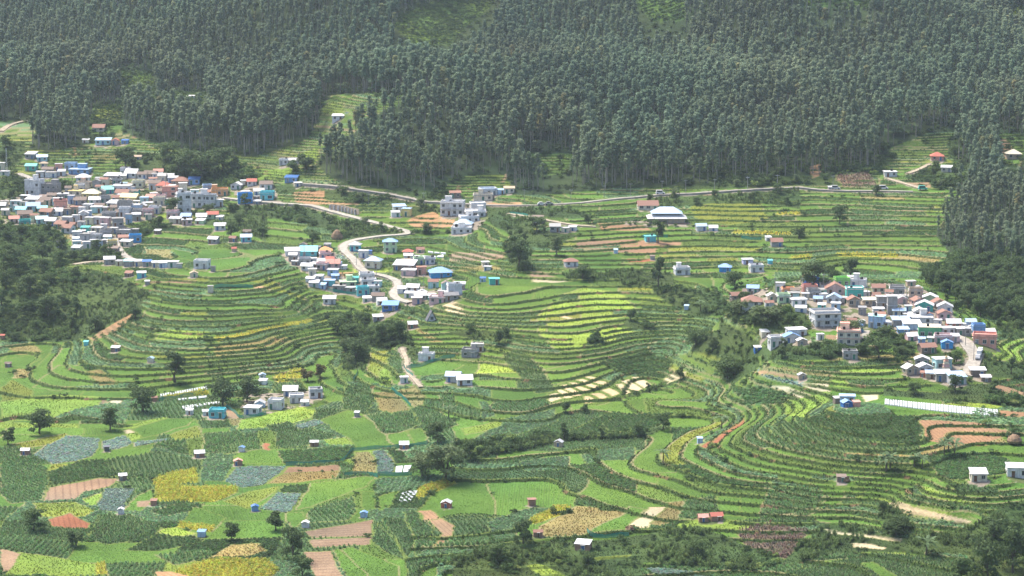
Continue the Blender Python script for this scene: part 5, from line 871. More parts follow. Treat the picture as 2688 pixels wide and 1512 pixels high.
# ---- dense young wood behind the right village: single trees
wx, wy = np.meshgrid(np.arange(150, 300, 5.0), np.arange(830, 1010, 5.0)); wx = wx.ravel()+rng.uniform(-2, 2, wx.size); wy = wy.ravel()+rng.uniform(-2, 2, wy.size); wz = ground(wx, wy); qx, qy = project(wx, wy, wz)
okk = inpoly(qx, qy, S_('V', [(2300,712),(2370,690),(2420,660),(2600,650),(2700,760),(2700,850),(2560,840),(2500,815),(2440,790),(2380,745)])) & (rast(house_r, wx, wy, 0) < .2)
idx = np.nonzero(okk)[0]; rng.shuffle(idx); idx = idx[:260]
for q in idx:
    s = .75+.5*rng.random(); v = int(rng.integers(0, 4)); kk = ['dark', 'dark', 'mid'][int(rng.integers(0, 3))]
    e = tag(link('young_tree', None, loc=(wx[q], wy[q], wz[q]-.2), rot=(0, 0, rng.random()*6.28), scl=(s*.72, s*.72, s*.95)), ('dark' if kk == 'dark' else 'mid green')+' close-growing tree in the wood beyond the right village, '+('front rows' if qy[q] > 840 else 'back rows')+(' left part' if qx[q] < 2560 else ' right part'), 'tree', 'trees of the wood behind the right village')
    link('trunk', BT[v], e); link('crown', BC[v], e, mat=DM[kk])
# ---- scattered trees in the scrub of the left slope, thickets and village edges
cand = np.nonzero((scrub > .5) & (gy < 1200) & (gy > 575) & (house_m < .1) & (road_d > 3) & (np.abs(gx/np.maximum(gy, 1)) < .235) & (fid < 0))[0]
rng.shuffle(cand); sel = []
for q in cand[:6000]:
    if all((gx[q]-gx[s])**2+(gy[q]-gy[s])**2 > 110 for s in sel): sel.append(q)
    if len(sel) >= 170: break
def scrub_lab(x, y, kk):
    if y > 1330: w_ = 'in the bottom thicket, '+('left half' if x < 1500 else 'middle' if x < 2100 else 'right end')
    elif x < 430: w_ = 'on the scrub slope below the left village, '+('upper part' if y < 740 else 'lower part')
    elif x > 1850 and y > 700: w_ = 'in the scrub round the right village, '+('left side' if x < 2100 else 'middle' if x < 2350 else 'right side')
    elif y < 520: w_ = 'in scrub above the upper road'
    elif y < 700: w_ = 'in scrub below the upper road, '+('left of the hairpin' if x < 1080 else 'right of the hairpin')
    else: w_ = 'in the gully scrub below the middle village' if x < 1150 else 'on the hedges of the central terraces'
    return {'dark': 'small dark green tree ', 'mid': 'small mid green tree ', 'pale': 'small pale green tree '}[kk]+w_
for q in sel:
    left = PX[q] < 420; s = (.42+.38*rng.random())*(1.25 if left else .9); v = int(rng.integers(0, 5)); kk = ['dark', 'dark', 'mid', 'pale'][int(rng.integers(0, 3 if left else 4))]
    lab = scrub_lab(PX[q], PY[q], kk) if True else 'small dark tree on the scrubby slope below the left village' if left else ('small bushy tree in the thicket along the bottom of the picture' if PY[q] > 1330 else 'small bushy tree among scrub between the villages and fields')
    e = tag(link('scrub_tree', None, loc=(gx[q], gy[q], Zt[q]-.2), rot=(0, 0, rng.random()*6.28), scl=(s, s, s*(.8+.4*rng.random()))), lab, 'tree', 'small scrub trees')
    link('trunk', BT[v], e); link('crown', BC[v], e, mat=DM[kk])
# ---- bananas and palms
def banana():
    parts = [tube([(0, 0, -.3), (.05, 0, 1.2), (.1, 0, 2.4)], [.16, .13, .08], 6)]; lv = []
    for j in range(11):
        an = j*2.4+rng.random()*.5; d = np.array([math.cos(an), math.sin(an), 0]); s = np.array([-d[1], d[0], 0]); L_ = 2.2+rng.random()*.8; el = .5+.8*rng.random()
        pts = [np.array([.1, 0, 2.3])+d*L_*t*(.9)+np.array([0, 0, L_*(el*t-.85*t*t)]) for t in (0, .3, .65, 1)]; ww = [.06, .30, .30, .05]; V = []; F = []
        for p, w_ in zip(pts, ww): V += [p-s*w_+np.array([0, 0, -.05]), p, p+s*w_+np.array([0, 0, -.05])]
        for a in range(3):
            for b_ in range(2): F.append((a*3+b_, a*3+b_+1, a*3+b_+4, a*3+b_+3))
        lv.append((np.array(V), np.array(F)))
    return parts[0], lv
MBAN = foliage_mat('banana_leaf', (.13,.19,.085), instancer=False, var=.3)
BAN = [(2375,1142,'banana plant','clump of banana plants at the end of the red earth field',3,1.3),(2230,1182,'banana plant','tall silvery banana plant at the foot of the long terraces',3,1.4),(2300,1170,'banana plant','banana plant right of the silvery tall one',2,1.2),(1815,1075,'palm','spiky palm beside the red earth path',1,1.5),(1668,1163,'palm','spiky palm on the low terraces at the centre right',1,1.3),(2330,1392,'palm','spiky palm above the bottom right fields',1,1.5),(1128,1048,'palm','thin palm above the round dark tree',1,1.3),(1762,782,'palm','spiky palm left of the right village',1,1.3)]
for (bx, by, ct, lb, cnt, s) in BAN:
    w = unproject(np.array([(bx*1.04348, by*1.04348)]))[0]
    for q in range(cnt):
        x, y = w[0]+(rng.normal()*1.3 if q else 0), w[1]+(rng.normal()*1.3 if q else 0); tr, lv = banana(); z = ground(x, y)[0]
        e = tag(link('banana_plant' if ct[0] == 'b' else 'palm', None, loc=(x, y, z), scl=(s,)*3), lb if cnt == 1 else lb, ct, ('bananas in the '+lb[:30].strip()) if cnt > 1 else None)
        tm = mesh_np('stem', *tr); tm.materials.append(bark_dark); link('stem', tm, e)
        for v, f in lv: lm = mesh_np('leaf', v, f); lm.materials.append(MBAN); link('leaf', lm, e)
print('trees', time.time()-T0)
# ================================================================== HOUSES
PAL = {'white': (.70,.69,.66), 'cream': (.70,.62,.46), 'grey': (.34,.325,.30), 'lblue': (.42,.56,.70), 'blue': (.20,.36,.60), 'bblue': (.05,.33,.66), 'dblue': (.04,.15,.40), 'turq': (.16,.58,.60), 'teal': (.08,.46,.38), 'lteal': (.42,.66,.64),
       'pink': (.72,.47,.44), 'salmon': (.70,.34,.26), 'orange': (.76,.38,.16), 'red': (.52,.17,.12), 'rust': (.34,.185,.135), 'brown': (.25,.19,.15), 'tan': (.52,.40,.28), 'yellow': (.76,.60,.24), 'pyellow': (.75,.70,.46), 'pgreen': (.52,.68,.40), 'lime': (.36,.68,.20),
       'green': (.10,.36,.18), 'lav': (.52,.50,.70), 'lgrey': (.56,.55,.53), 'dgrey': (.13,.13,.14), 'brick': (.36,.21,.14)}
CN = {'white': 'white', 'cream': 'cream', 'grey': 'grey concrete', 'lblue': 'pale blue', 'blue': 'blue', 'bblue': 'bright blue', 'dblue': 'dark blue', 'turq': 'turquoise', 'teal': 'teal green', 'lteal': 'pale aqua', 'pink': 'pink', 'salmon': 'salmon', 'orange': 'orange', 'red': 'red',
      'rust': 'rust red', 'brown': 'brown', 'tan': 'tan', 'yellow': 'yellow', 'pyellow': 'pale yellow', 'pgreen': 'pale green', 'lime': 'lime green', 'green': 'green', 'lav': 'lavender', 'lgrey': 'light grey', 'dgrey': 'dark grey', 'brick': 'brick brown'}
def wallm(c): return noisy('wall_'+c, PAL[c], rough=.85, amt=.22, scale=.9, dirt=.5 if c in ('grey', 'brown', 'brick') else .34)
def sheet(c):
    """roof sheeting with corrugation, rust and bleaching; tile colours get tile courses"""
    nm = 'roof_'+c
    if nm in _mc: return _mc[nm]
    m, n, l, b = new_mat(nm); tc = n.new('ShaderNodeTexCoord'); geo = n.new('ShaderNodeNewGeometry')
    tile = c in ('rust', 'brown', 'red', 'salmon', 'orange', 'tan')
    w = n.new('ShaderNodeTexWave'); w.bands_direction = 'X'; w.inputs['Scale'].default_value = 1.6 if not tile else 1.1; w.inputs['Distortion'].default_value = 0 if not tile else 1.5
    l.new(tc.outputs['Object'], w.inputs['Vector'])
    ns = n.new('ShaderNodeTexNoise'); ns.inputs['Scale'].default_value = .8 if not tile else 1.6; ns.inputs['Detail'].default_value = 6; ns.inputs['Roughness'].default_value = .7; l.new(geo.outputs['Position'], ns.inputs['Vector'])
    mr = n.new('ShaderNodeMapRange'); mr.inputs[1].default_value = .52; mr.inputs[2].default_value = .78; mr.inputs[4].default_value = .55; l.new(ns.outputs[0], mr.inputs[0])
    mx = n.new('ShaderNodeMix'); mx.data_type = 'RGBA'; mx.inputs[6].default_value = (*PAL[c], 1); mx.inputs[7].default_value = (.17,.12,.09, 1) if tile else (.33,.27,.22, 1); l.new(mr.outputs[0], mx.inputs[0])
    m2 = n.new('ShaderNodeMapRange'); m2.inputs[3].default_value = .72; m2.inputs[4].default_value = 1.08; l.new(w.outputs['Fac'], m2.inputs[0])
    mm = n.new('ShaderNodeMix'); mm.data_type = 'RGBA'; mm.blend_type = 'MULTIPLY'; mm.inputs[0].default_value = 1; l.new(mx.outputs[2], mm.inputs[6]); l.new(m2.outputs[0], mm.inputs[7])
    l.new(mm.outputs[2], b.inputs['Base Color']); b.inputs['Roughness'].default_value = .8 if tile else .45; b.inputs['Specular IOR Level'].default_value = .2 if tile else .4
    bp = n.new('ShaderNodeBump'); bp.inputs['Strength'].default_value = .5; bp.inputs['Distance'].default_value = .05; l.new(w.outputs['Fac'], bp.inputs['Height']); l.new(bp.outputs[0], b.inputs['Normal'])
    _mc[nm] = m; return m
slabm = lambda c: noisy('slab_'+c, PAL[c], rough=.9, amt=.35, scale=.7, dirt=.45)
glass, gn, gl, gb = new_mat('dark_window_glass'); gb.inputs['Base Color'].default_value = (.03,.04,.05, 1); gb.inputs['Roughness'].default_value = .15
frame_m = noisy('window_frame', (.55,.53,.48), amt=.2); tank_m = noisy('black_tank', (.02,.02,.022), rough=.5, amt=.1); wood_m = noisy('weathered_wood', (.20,.14,.09), amt=.35, scale=3)
DOORM = [noisy('door_blue', (.08,.16,.32)), noisy('door_brown', (.18,.09,.05)), noisy('door_green', (.06,.20,.14)), noisy('door_grey', (.25,.26,.27))]
def boxes(lst):
    V = []; F = []
    for x0, x1, y0, y1, z0, z1 in lst:
        o = len(V); V += [(x0,y0,z0),(x1,y0,z0),(x1,y1,z0),(x0,y1,z0),(x0,y0,z1),(x1,y0,z1),(x1,y1,z1),(x0,y1,z1)]
        F += [(o,o+3,o+2,o+1),(o+4,o+5,o+6,o+7),(o,o+1,o+5,o+4),(o+1,o+2,o+6,o+5),(o+2,o+3,o+7,o+6),(o+3,o,o+4,o+7)]
    return V, F
def part(name, vf, mat, parent, **k):
    me = mesh_py(name, vf[0], vf[1], [mat]); return link(name, me, parent, **k)
# shared window: frame ring, sill and sunshade proud of the wall, dark pane inside (front faces -y, origin on the wall face)
def window_mesh(w, h):
    t = .09
    v, f = boxes([(-w/2-t, -w/2, -.07, .02, -t, h+t), (w/2, w/2+t, -.07, .02, -t, h+t), (-w/2, w/2, -.07, .02, h, h+t), (-w/2-.1, w/2+.1, -.12, .02, -t-.06, 0), (-w/2-.15, w/2+.15, -.38, .02, h+t+.02, h+t+.09), (-.03, .03, -.06, .02, 0, h)])
    n0 = len(f); v2, f2 = boxes([(-w/2, w/2, -.03, .02, 0, h)]); f += [tuple(i+len(v) for i in q) for q in f2]; v += v2
    return mesh_py('window', v, f, [frame_m, glass], [0]*n0+[1]*6)
WIN = window_mesh(1.15, 1.15); WINW = window_mesh(1.9, 1.25)
def door_mesh(m):
    v, f = boxes([(-.45, .45, -.05, .02, 0, 2.0)]); n0 = len(f); v2, f2 = boxes([(-.55, -.45, -.08, .02, 0, 2.1), (.45, .55, -.08, .02, 0, 2.1), (-.45, .45, -.08, .02, 2.0, 2.1), (-.75, .75, -.5, .02, 2.2, 2.28)])
    f += [tuple(i+len(v) for i in q) for q in f2]; v += v2
    return mesh_py('door', v, f, [m, frame_m], [0]*n0+[1]*24)
DOORS = [door_mesh(m) for m in DOORM]
def cyl(r, z0, z1, k=10, cone=None):
    V = [(r*math.cos(6.2832*i/k), r*math.sin(6.2832*i/k), z0) for i in range(k)]+[((cone or r)*math.cos(6.2832*i/k), (cone or r)*math.sin(6.2832*i/k), z1) for i in range(k)]
    F = [(i, (i+1) % k, k+(i+1) % k, k+i) for i in range(k)]+[tuple(range(k))[::-1], tuple(range(k, 2*k))]
    return V, F
tv, tf2 = cyl(.6, 0, 1.1); tv2, tf3 = cyl(.6, 1.1, 1.3, cone=.25); TANK = mesh_py('water_tank', tv+tv2, tf2+[tuple(i+len(tv) for i in q) for q in tf3], [tank_m])
def roof_gable(w, d, rh, ov, th=.09):
    """ridge along x; eaves at z=0"""
    a, b_ = w/2+ov, d/2+ov; e = -rh*ov/(d/2)
    V = [(-a,-b_,e),(a,-b_,e),(a,0,rh),(-a,0,rh),(a,b_,e),(-a,b_,e)]; V += [(x, y, z-th) for x, y, z in V]
    F = [(0,1,2,3),(3,2,4,5),(7,6,9,8),(8,9,11,10),(0,6,7,1),(5,4,10,11),(1,7,8,2),(2,8,10,4),(3,9,6,0),(5,11,9,3)]
    return V, F
def roof_hip(w, d, rh, ov, th=.1):
    a, b_ = w/2+ov, d/2+ov; r = max(w-d, .6)/2; e = -rh*ov/(d/2)
    V = [(-a,-b_,e),(a,-b_,e),(a,b_,e),(-a,b_,e),(-r,0,rh),(r,0,rh),(-a,-b_,e-th),(a,-b_,e-th),(a,b_,e-th),(-a,b_,e-th)]
    return V, [(0,1,5,4),(1,2,5),(2,3,4,5),(3,0,4),(0,6,7,1),(1,7,8,2),(2,8,9,3),(3,9,6,0),(9,8,7,6)]
def roof_shed(w, d, rise, ov, th=.07):
    a, b_ = w/2+ov, d/2+ov; s = rise/d
    V = [(-a,-b_,-s*ov),(a,-b_,-s*ov),(a,b_,rise+s*ov),(-a,b_,rise+s*ov)]; V += [(x, y, z-th) for x, y, z in V]
    return V, [(0,1,2,3),(7,6,5,4),(0,4,5,1),(1,5,6,2),(2,6,7,3),(3,7,4,0)]
hr = random.Random(11)
def build_house(h, name='house'):
    w, hm, t = h['wm'], h['hm'], h['t']
    small = w < 4.2
    if not small: hm = max(hm, 2.3)
    else: hm = max(hm, 1.5)
    d = hr.uniform(.68, .95)*w if w < 8 else hr.uniform(5.5, 8.0)
    d = max(1.5, min(d, 9.0))
    yaw = R(h['turn']) if h['turn'] is not None else R(hr.uniform(-13, 13))
    front = .0
    cx, cy = h['X'], h['Y']+d/2
    z = min(float(ground(cx, h['Y'])[0]), float(ground(cx, cy)[0])+.3)
    e = link(name, None, loc=(cx, cy, z), rot=(0, 0, yaw))
    h['obj'] = e; h['d'] = d; h['storeys'] = ns = max(1, int(round(hm/2.9)))
    wm_, fnd = wallm(h['wc']), -2.6
    x0, x1, y0, y1 = -w/2, w/2, -d/2, d/2
    rr = hr.random()
    if t == 'G':
        rh = d*hr.uniform(.24, .32)
        V, F = boxes([(x0, x1, y0, y1, fnd, hm)]); V += [(x0, 0, hm+rh-.06), (x1, 0, hm+rh-.06)]; F = [f for k, f in enumerate(F) if k != 1]+[(7, 4, 8), (5, 6, 9)]
        part('wall', (V, F), wm_, e); part('roof', roof_gable(w, d, rh, .4 if not small else .2), sheet(h['rc']), e, loc=(0, 0, hm+.03))
    elif t == 'E':
        rh = w*hr.uniform(.20, .28)
        V, F = boxes([(x0, x1, y0, y1, fnd, hm)]); V += [(0, y0, hm+rh-.06), (0, y1, hm+rh-.06)]; F = [f for k, f in enumerate(F) if k != 1]+[(4, 5, 8), (6, 7, 9)]
        part('wall', (V, F), wm_, e); part('roof', roof_gable(d, w, rh, .4 if not small else .2), sheet(h['rc']), e, loc=(0, 0, hm+.03), rot=(0, 0, math.pi/2))
    elif t == 'H':
        part('wall', boxes([(x0, x1, y0, y1, fnd, hm)]), wm_, e); part('roof', roof_hip(w, d, d*hr.uniform(.24, .3), .55), sheet(h['rc']), e, loc=(0, 0, hm+.12))
    elif t == 'S':
        rise = d*hr.uniform(.10, .2)
        V, F = boxes([(x0, x1, y0, y1, fnd, hm)]); V[6] = (x1, y1, hm+rise); V[7] = (x0, y1, hm+rise)
        part('wall', (V, F), wm_, e); part('roof', roof_shed(w, d, rise, .35 if not small else .18), sheet(h['rc']), e, loc=(0, 0, hm+.1))
    else:
        part('wall', boxes([(x0, x1, y0, y1, fnd, hm)]), wm_, e)
        ov = hr.uniform(.12, .4)
        part('roof', boxes([(x0-ov, x1+ov, y0-ov, y1+ov, hm, hm+.16)]), slabm(h['rc']), e)
        if not small and hr.random() < .7:
            ph = hr.uniform(.45, .85); q = .14; zz = hm+.16
            part('parapet', boxes([(x0, x1, y0, y0+q, zz, zz+ph), (x0, x1, y1-q, y1, zz, zz+ph), (x0, x0+q, y0+q, y1-q, zz, zz+ph), (x1-q, x1, y0+q, y1-q, zz, zz+ph)]), wm_, e)
        if not small and w > 5.5 and hr.random() < .45:
            bw, bd = w*hr.uniform(.25, .42), d*hr.uniform(.3, .5); bx = hr.uniform(x0+bw/2+.2, x1-bw/2-.2)
            st = part('stair_tower', boxes([(-bw/2, bw/2, -bd/2, bd/2, 0, 2.1)]), wm_, e, loc=(bx, y1-bd/2-.25, hm+.16)); part('roof_slab', boxes([(-bw/2-.2, bw/2+.2, -bd/2-.2, bd/2+.2, 2.1, 2.24)]), slabm(h['rc']), st)
        if not small and hr.random() < .35: link('water_tank', TANK, e, loc=(hr.uniform(x0+1, x1-1), hr.uniform(y0+1.2, y1-1), hm+.16), scl=(hr.uniform(.7, 1.1),)*3)
        for s in range(1, ns): part('floor_band', boxes([(x0-.16, x1+.16, y0-.22, y1+.1, hm/ns*s-.07, hm/ns*s+.07)]), slabm('lgrey' if h['wc'] == 'white' else h['rc']), e)
    # openings
    sh = hm/ns
    if small:
        if w > 2.2: link('door', DOORS[hr.randrange(4)], e, loc=(hr.uniform(-.25, .25)*w, y0, .0), scl=(min(1, w/4), 1, min(1., (hm-.1)/2.3)))
        return e
    nw = max(2, int(w/2.5)); dpos = hr.randrange(nw)
    ws = min(1., (sh-.5)/2.1)
    gallery = t == 'F' and ns >= 2 and w > 8.5
    for s in range(ns):
        for k in range(nw):
            xx = x0+w*(k+.5)/nw
            if s == 0 and k == dpos:
                link('door', DOORS[hr.randrange(4)], e, loc=(xx, y0, .02), scl=(1, 1, min(1., (sh-.25)/2.35)))
            elif hr.random() < .86: link('window', WINW if (w/nw > 3.0 and hr.random() < .5) else WIN, e, loc=(xx, y0, s*sh+.95*ws), scl=(ws, 1, ws))
        for sd in (-1, 1):
            for k in range(max(1, int(d/3.2))):
                if hr.random() < .7: link('window', WIN, e, loc=(sd*w/2, y0+d*(k+.5)/max(1, int(d/3.2)), s*sh+.95*ws), rot=(0, 0, sd*math.pi/2), scl=(ws, 1, ws))
    if gallery:
        for s in range(1, ns):
            zz = s*sh; bal = part('balcony', boxes([(x0, x1, y0-1.15, y0-.225, zz-.1, zz+.05)]), slabm('lgrey'), e)
            part('railing', boxes([(x0, x1, y0-1.15, y0-1.07, zz+.85, zz+.95)]+[(x0+i*w/14-.03, x0+i*w/14+.03, y0-1.14, y0-1.08, zz+.05, zz+.85) for i in range(15)]), wm_, bal)
        for k in range(nw+1):
            xx = x0+.12+(w-.24)*k/nw; part('column', boxes([(xx-.12, xx+.12, y0-1.06, y0-.82, fnd*.4, hm)]), wm_, e)
        part('sunshade', boxes([(x0-.1, x1+.1, y0-1.25, y0-.45, hm+.02, hm+.13)]), slabm(h['rc']), e)
    return e
TY = {'F': 'flat-roofed', 'G': 'gabled', 'E': 'gable-fronted', 'H': 'hip-roofed', 'S': 'sheet-roofed'}
keyed = {}
for h in HL:
    small = h['wm'] < 4.2
    nm = 'shed' if small else 'house'
    e = build_house(h, nm)
    w_, r_n = CN[h['wc']], CN[h['rc']]
    if small: core = '%s %s shed with %s roof' % ('tiny' if h['wm'] < 2.6 else 'small', w_, r_n)
    elif h['t'] == 'F': core = '%s %s flat-roofed house' % ({1: 'single-storey', 2: 'two-storey', 3: 'three-storey'}.get(h['storeys'], 'tall'), w_)
    elif h['t'] == 'S': core = '%s house with sloping %s sheet roof' % (w_, r_n)
    elif h['t'] == 'H': core = '%s house with hipped %s roof' % (w_, r_n)
    elif h['t'] == 'G': core = '%s house with %s gabled roof' % (w_, r_n)
    else: core = '%s house with %s gable facing front' % (w_, r_n)
    pre_ = {'left village': 'in left village', 'middle village': 'in middle village', 'right village': 'in right village', 'far terraces': 'on far terraces', 'foot of the woods': 'at foot of right woods', 'left woods': 'in left woods',
           'fields below the middle village': 'on central terraces', 'left fields': 'on left fields', 'lower fields': 'on lowest left fields', 'lower right': 'at lower right'}[h['reg']]
    keyed.setdefault((core, pre_), []).append(h)
    tag(e, None, nm, {'left village': 'houses of the left village', 'middle village': 'houses of the middle village', 'right village': 'houses of the right village'}.get(h['reg'], 'scattered houses and sheds of the valley'))
for (core, pre_), lst in keyed.items():
    if len(lst) == 1: lst[0]['obj']['label'] = core+' '+pre_
    else:
        for q, h in enumerate(sorted(lst, key=lambda a: a['px'][0])): h['obj']['label'] = core+' '+pre_+', '+(ORD[q] if q else 'leftmost')+('' if q == 0 else ' from left')
print('houses', len(HL), time.time()-T0)
# ================================================================== OTHER THINGS OF THE PLACE
def gpt(zt, x, y):
    w = unproject(S_(zt, [(x, y)]))[0]; return w[0], w[1], float(ground(w[0], w[1])[0])
def path_pts(zt, pts, step=2.0):
    W = unproject(S_(zt, pts)); d = np.r_[0, np.cumsum(np.hypot(*np.diff(W, axis=0).T))]; u_ = np.linspace(0, d[-1], max(2, int(d[-1]/step)+1))
    x = np.interp(u_, d, W[:, 0]); y = np.interp(u_, d, W[:, 1]); return x, y, ground(x, y)
# ---- large hall with a two-tier grey roof on the far slope
x, y, z = gpt('z3', 1455, 605); hall = tag(link('assembly_hall', None, loc=(x, y+6, z)), 'large hall with two-tier hipped grey metal roof on the far slope', 'hall')
part('wall', boxes([(-8, 8, -4.5, 4.5, -3, 2.6)]), wallm('tan'), hall)
V, F = roof_hip(16, 10, 2.2, .9); part('lower_roof', (V, F), sheet('lgrey'), hall, loc=(0, 0, 2.7))
part('clerestory', boxes([(-5.6, 5.6, -2.6, 2.6, 3.6, 5.0)]), wallm('dgrey'), hall)
V, F = roof_hip(12.5, 6.6, 2.1, .8); part('upper_roof', (V, F), sheet('lblue'), hall, loc=(0, 0, 4.9))
for k in range(7): part('column', boxes([(-.15, .15, -.15, .15, -2, 2.4)]), wallm('grey'), hall, loc=(-7.8+2.6*k, -5.1, 0))
part('plinth', boxes([(-8.6, 8.6, -5.8, -4.52, -3, .15)]), wallm('brick'), hall)
# ---- A-frame hut on the nose of the central terraces
x, y, z = gpt('z6', 597, 362); af = tag(link('a_frame_hut', None, loc=(x, y+1.5, z), rot=(0, 0, R(12))), 'black and white A-frame hut at the end of the middle village', 'hut')
part('roof', ([(-2, -2, 0), (0, -2, 3.8), (2, -2, 0), (-2, 2, 0), (0, 2, 3.8), (2, 2, 0), (-2.2, -2, 0), (0, -2, 4.1), (2.2, -2, 0), (-2.2, 2, 0), (0, 2, 4.1), (2.2, 2, 0)], [(6, 7, 10, 9), (7, 8, 11, 10), (0, 3, 4, 1), (1, 4, 5, 2), (6, 0, 1, 7), (7, 1, 2, 8), (9, 10, 4, 3), (10, 11, 5, 4)]), wallm('dgrey'), af)
part('front_wall', ([(-1.95, -1.6, -.5), (1.95, -1.6, -.5), (0, -1.6, 3.7), (-1.95, -1.5, -.5), (1.95, -1.5, -.5), (0, -1.5, 3.7)], [(0, 1, 2), (5, 4, 3), (0, 2, 5, 3), (1, 4, 5, 2), (0, 3, 4, 1)]), wallm('white'), af)
link('window', WIN, af, loc=(0, -1.6, .6))
# ---- temple tower among the houses of the right village
x, y, z = gpt('z4', 1915, 1046); tw = tag(link('temple_tower', None, loc=(x, y, z)), 'small tiered pinkish temple tower before the aqua house in right village', 'temple')
zz = -1
for k, (ww, hh) in enumerate([(2.4, 2.6), (2.0, .9), (1.6, .8), (1.2, .7), (.8, .6)]):
    part('tier', boxes([(-ww/2, ww/2, -ww/2, ww/2, zz, zz+hh)]), wallm(['cream', 'pink', 'cream', 'salmon', 'cream'][k]), tw); part('cornice', boxes([(-ww/2-.12, ww/2+.12, -ww/2-.12, ww/2+.12, zz+hh, zz+hh+.1)]), wallm('tan'), tw); zz += hh+.1
part('finial', cyl(.28, zz, zz+.6, 8, .05), wallm('yellow'), tw)
# ---- lattice phone mast at the left edge
x, y, z = gpt('z1', 68, 395); mast = tag(link('radio_mast', None, loc=(x, y, z)), 'slender pale lattice mast at the left edge above the village', 'mast')
leg_m = noisy('galvanised_steel', (.45,.45,.44), rough=.5)
for sx, sy in ((-.45, -.4), (.45, -.4), (0, .5)):
    v, f = tube([(sx, sy, -1), (sx*.25, sy*.25, 13)], [.09, .05], 4); me = mesh_np('leg', v, f); me.materials.append(leg_m); link('leg', me, mast)
bl = []
for k in range(13):
    s = 1-.058*k
    for a, b_ in (((-.45, -.4), (.45, -.4)), ((.45, -.4), (0, .5)), ((0, .5), (-.45, -.4))): bl.append(tube([(a[0]*s, a[1]*s, k), (b_[0]*s, b_[1]*s, k+.9)], [.035, .035], 3))
v, f = join(bl); me = mesh_np('bracing', v, f); me.materials.append(leg_m); link('bracing', me, mast)
part('antenna', boxes([(-.12, .12, -.3, -.2, 11.4, 13)]), wallm('white'), mast)
# ---- retaining wall under the hairpin road
x, y, z = path_pts('z2', [(860, 655), (960, 668), (1100, 702)], 2.2); rw_ = tag(link('retaining_wall', None, loc=(x[0], y[0], z[0])), 'pale concrete retaining wall with buttresses above the road', 'wall')
for k in range(len(x)-1):
    dx, dy = x[k+1]-x[k], y[k+1]-y[k]; L_ = math.hypot(dx, dy); part('panel', boxes([(0, L_-.02, -.2, .2, -2.2, 3.0)]), slabm('tan'), rw_, loc=(x[k]-x[0], y[k]-y[0]+2.0, z[k]-z[0]), rot=(0, 0, math.atan2(dy, dx)))
    part('buttress', boxes([(-.22, .22, -.75, -.2, -2.2, 2.6)]), slabm('lgrey'), rw_, loc=(x[k]-x[0], y[k]-y[0]+2.0, z[k]-z[0]), rot=(0, 0, math.atan2(dy, dx)))
# ---- net fences
net_m, n, l, b = new_mat('green_shade_net'); b.inputs['Base Color'].default_value = (.02,.26,.20, 1); b.inputs['Roughness'].default_value = .7
ck = n.new('ShaderNodeTexNoise'); ck.inputs['Scale'].default_value = 3; tr = n.new('ShaderNodeBsdfTransparent'); ms = n.new('ShaderNodeMixShader'); mr = n.new('ShaderNodeMapRange'); mr.inputs[3].default_value = .1; mr.inputs[4].default_value = .5; l.new(ck.outputs[0], mr.inputs[0]); l.new(mr.outputs[0], ms.inputs[0]); l.new(b.outputs[0], ms.inputs[1]); l.new(tr.outputs[0], ms.inputs[2]); l.new(ms.outputs[0], n['Material Output'].inputs[0])
NETS = [('z6', [(430, 692), (520, 672), (640, 630), (760, 604)], 'green net fence along the top of the carrot beds below the grey houses'), ('z6', [(412, 680), (430, 715), (475, 745)], 'short green net fence at the corner of the carrot beds'), ('z7', [(1610, 345), (1760, 338), (1930, 328), (1985, 262), (2120, 252), (2300, 240), (2410, 225)], 'long green net fence round the cabbage and bean plots of the valley floor'),
 ('z8', [(606, 765), (620, 780), (700, 786), (795, 775)], 'bright green net at the curved end of the carrot plot'), ('z5', [(1700, 1055), (1760, 1090), (1800, 1140), (1900, 1135), (2000, 1110)], 'green net fence round the white houses on the valley floor'), ('z5', [(1195, 1010), (1350, 985), (1540, 950)], 'green net fence beside the yellow tunnel bed'), ('z7', [(1940, 405), (2060, 392), (2130, 412)], 'low green net behind the bright carrot field'),
 ('z3', [(1240, 710), (1330, 700), (1460, 708)], 'green net behind the turquoise far house'), ('z3', [(2080, 715), (2180, 735), (2250, 735)], 'green net strip on the far terraces left of the rust-roofed house'), ('z3', [(120, 525), (200, 528), (280, 545)], 'green net beside the straight pale track'), ('z6', [(330, 830), (400, 880), (460, 945)], 'green net between the two brown meadows'), ('z6', [(70, 765), (95, 735), (100, 705)], 'pale green net at the gully end of the meadow'),
 ('z5', [(1610, 155), (1750, 150), (1900, 150)], 'green net along the top of the left mound'), ('z2', [(840, 1330), (960, 1350), (1080, 1370)], 'green net below the grey houses of the middle village'), ('z7', [(2130, 400), (2240, 402), (2320, 398)], 'pale net edging below the white plastic sheet')]
post_m = noisy('fence_post', (.25,.20,.14), amt=.3)
for zt, pts, lab in NETS:
    x, y, z = path_pts(zt, pts, 2.4); e = tag(link('net_fence', None, loc=(x[0], y[0], z[0])), lab, 'fence'); n_ = len(x); H_ = 1.35
    V = []; F = []
    for k in range(n_): V += [(x[k]-x[0], y[k]-y[0], z[k]-z[0]-.2), (x[k]-x[0], y[k]-y[0], z[k]-z[0]+H_*(.9+.15*math.sin(k*1.7)))]
    for k in range(n_-1): F.append((2*k, 2*k+2, 2*k+3, 2*k+1))
    part('net', (V, F), net_m, e)
    for k in range(n_): part('post', boxes([(-.05, .05, .02, .12, -.4, H_+.15)]), post_m, e, loc=(x[k]-x[0], y[k]-y[0], z[k]-z[0]))
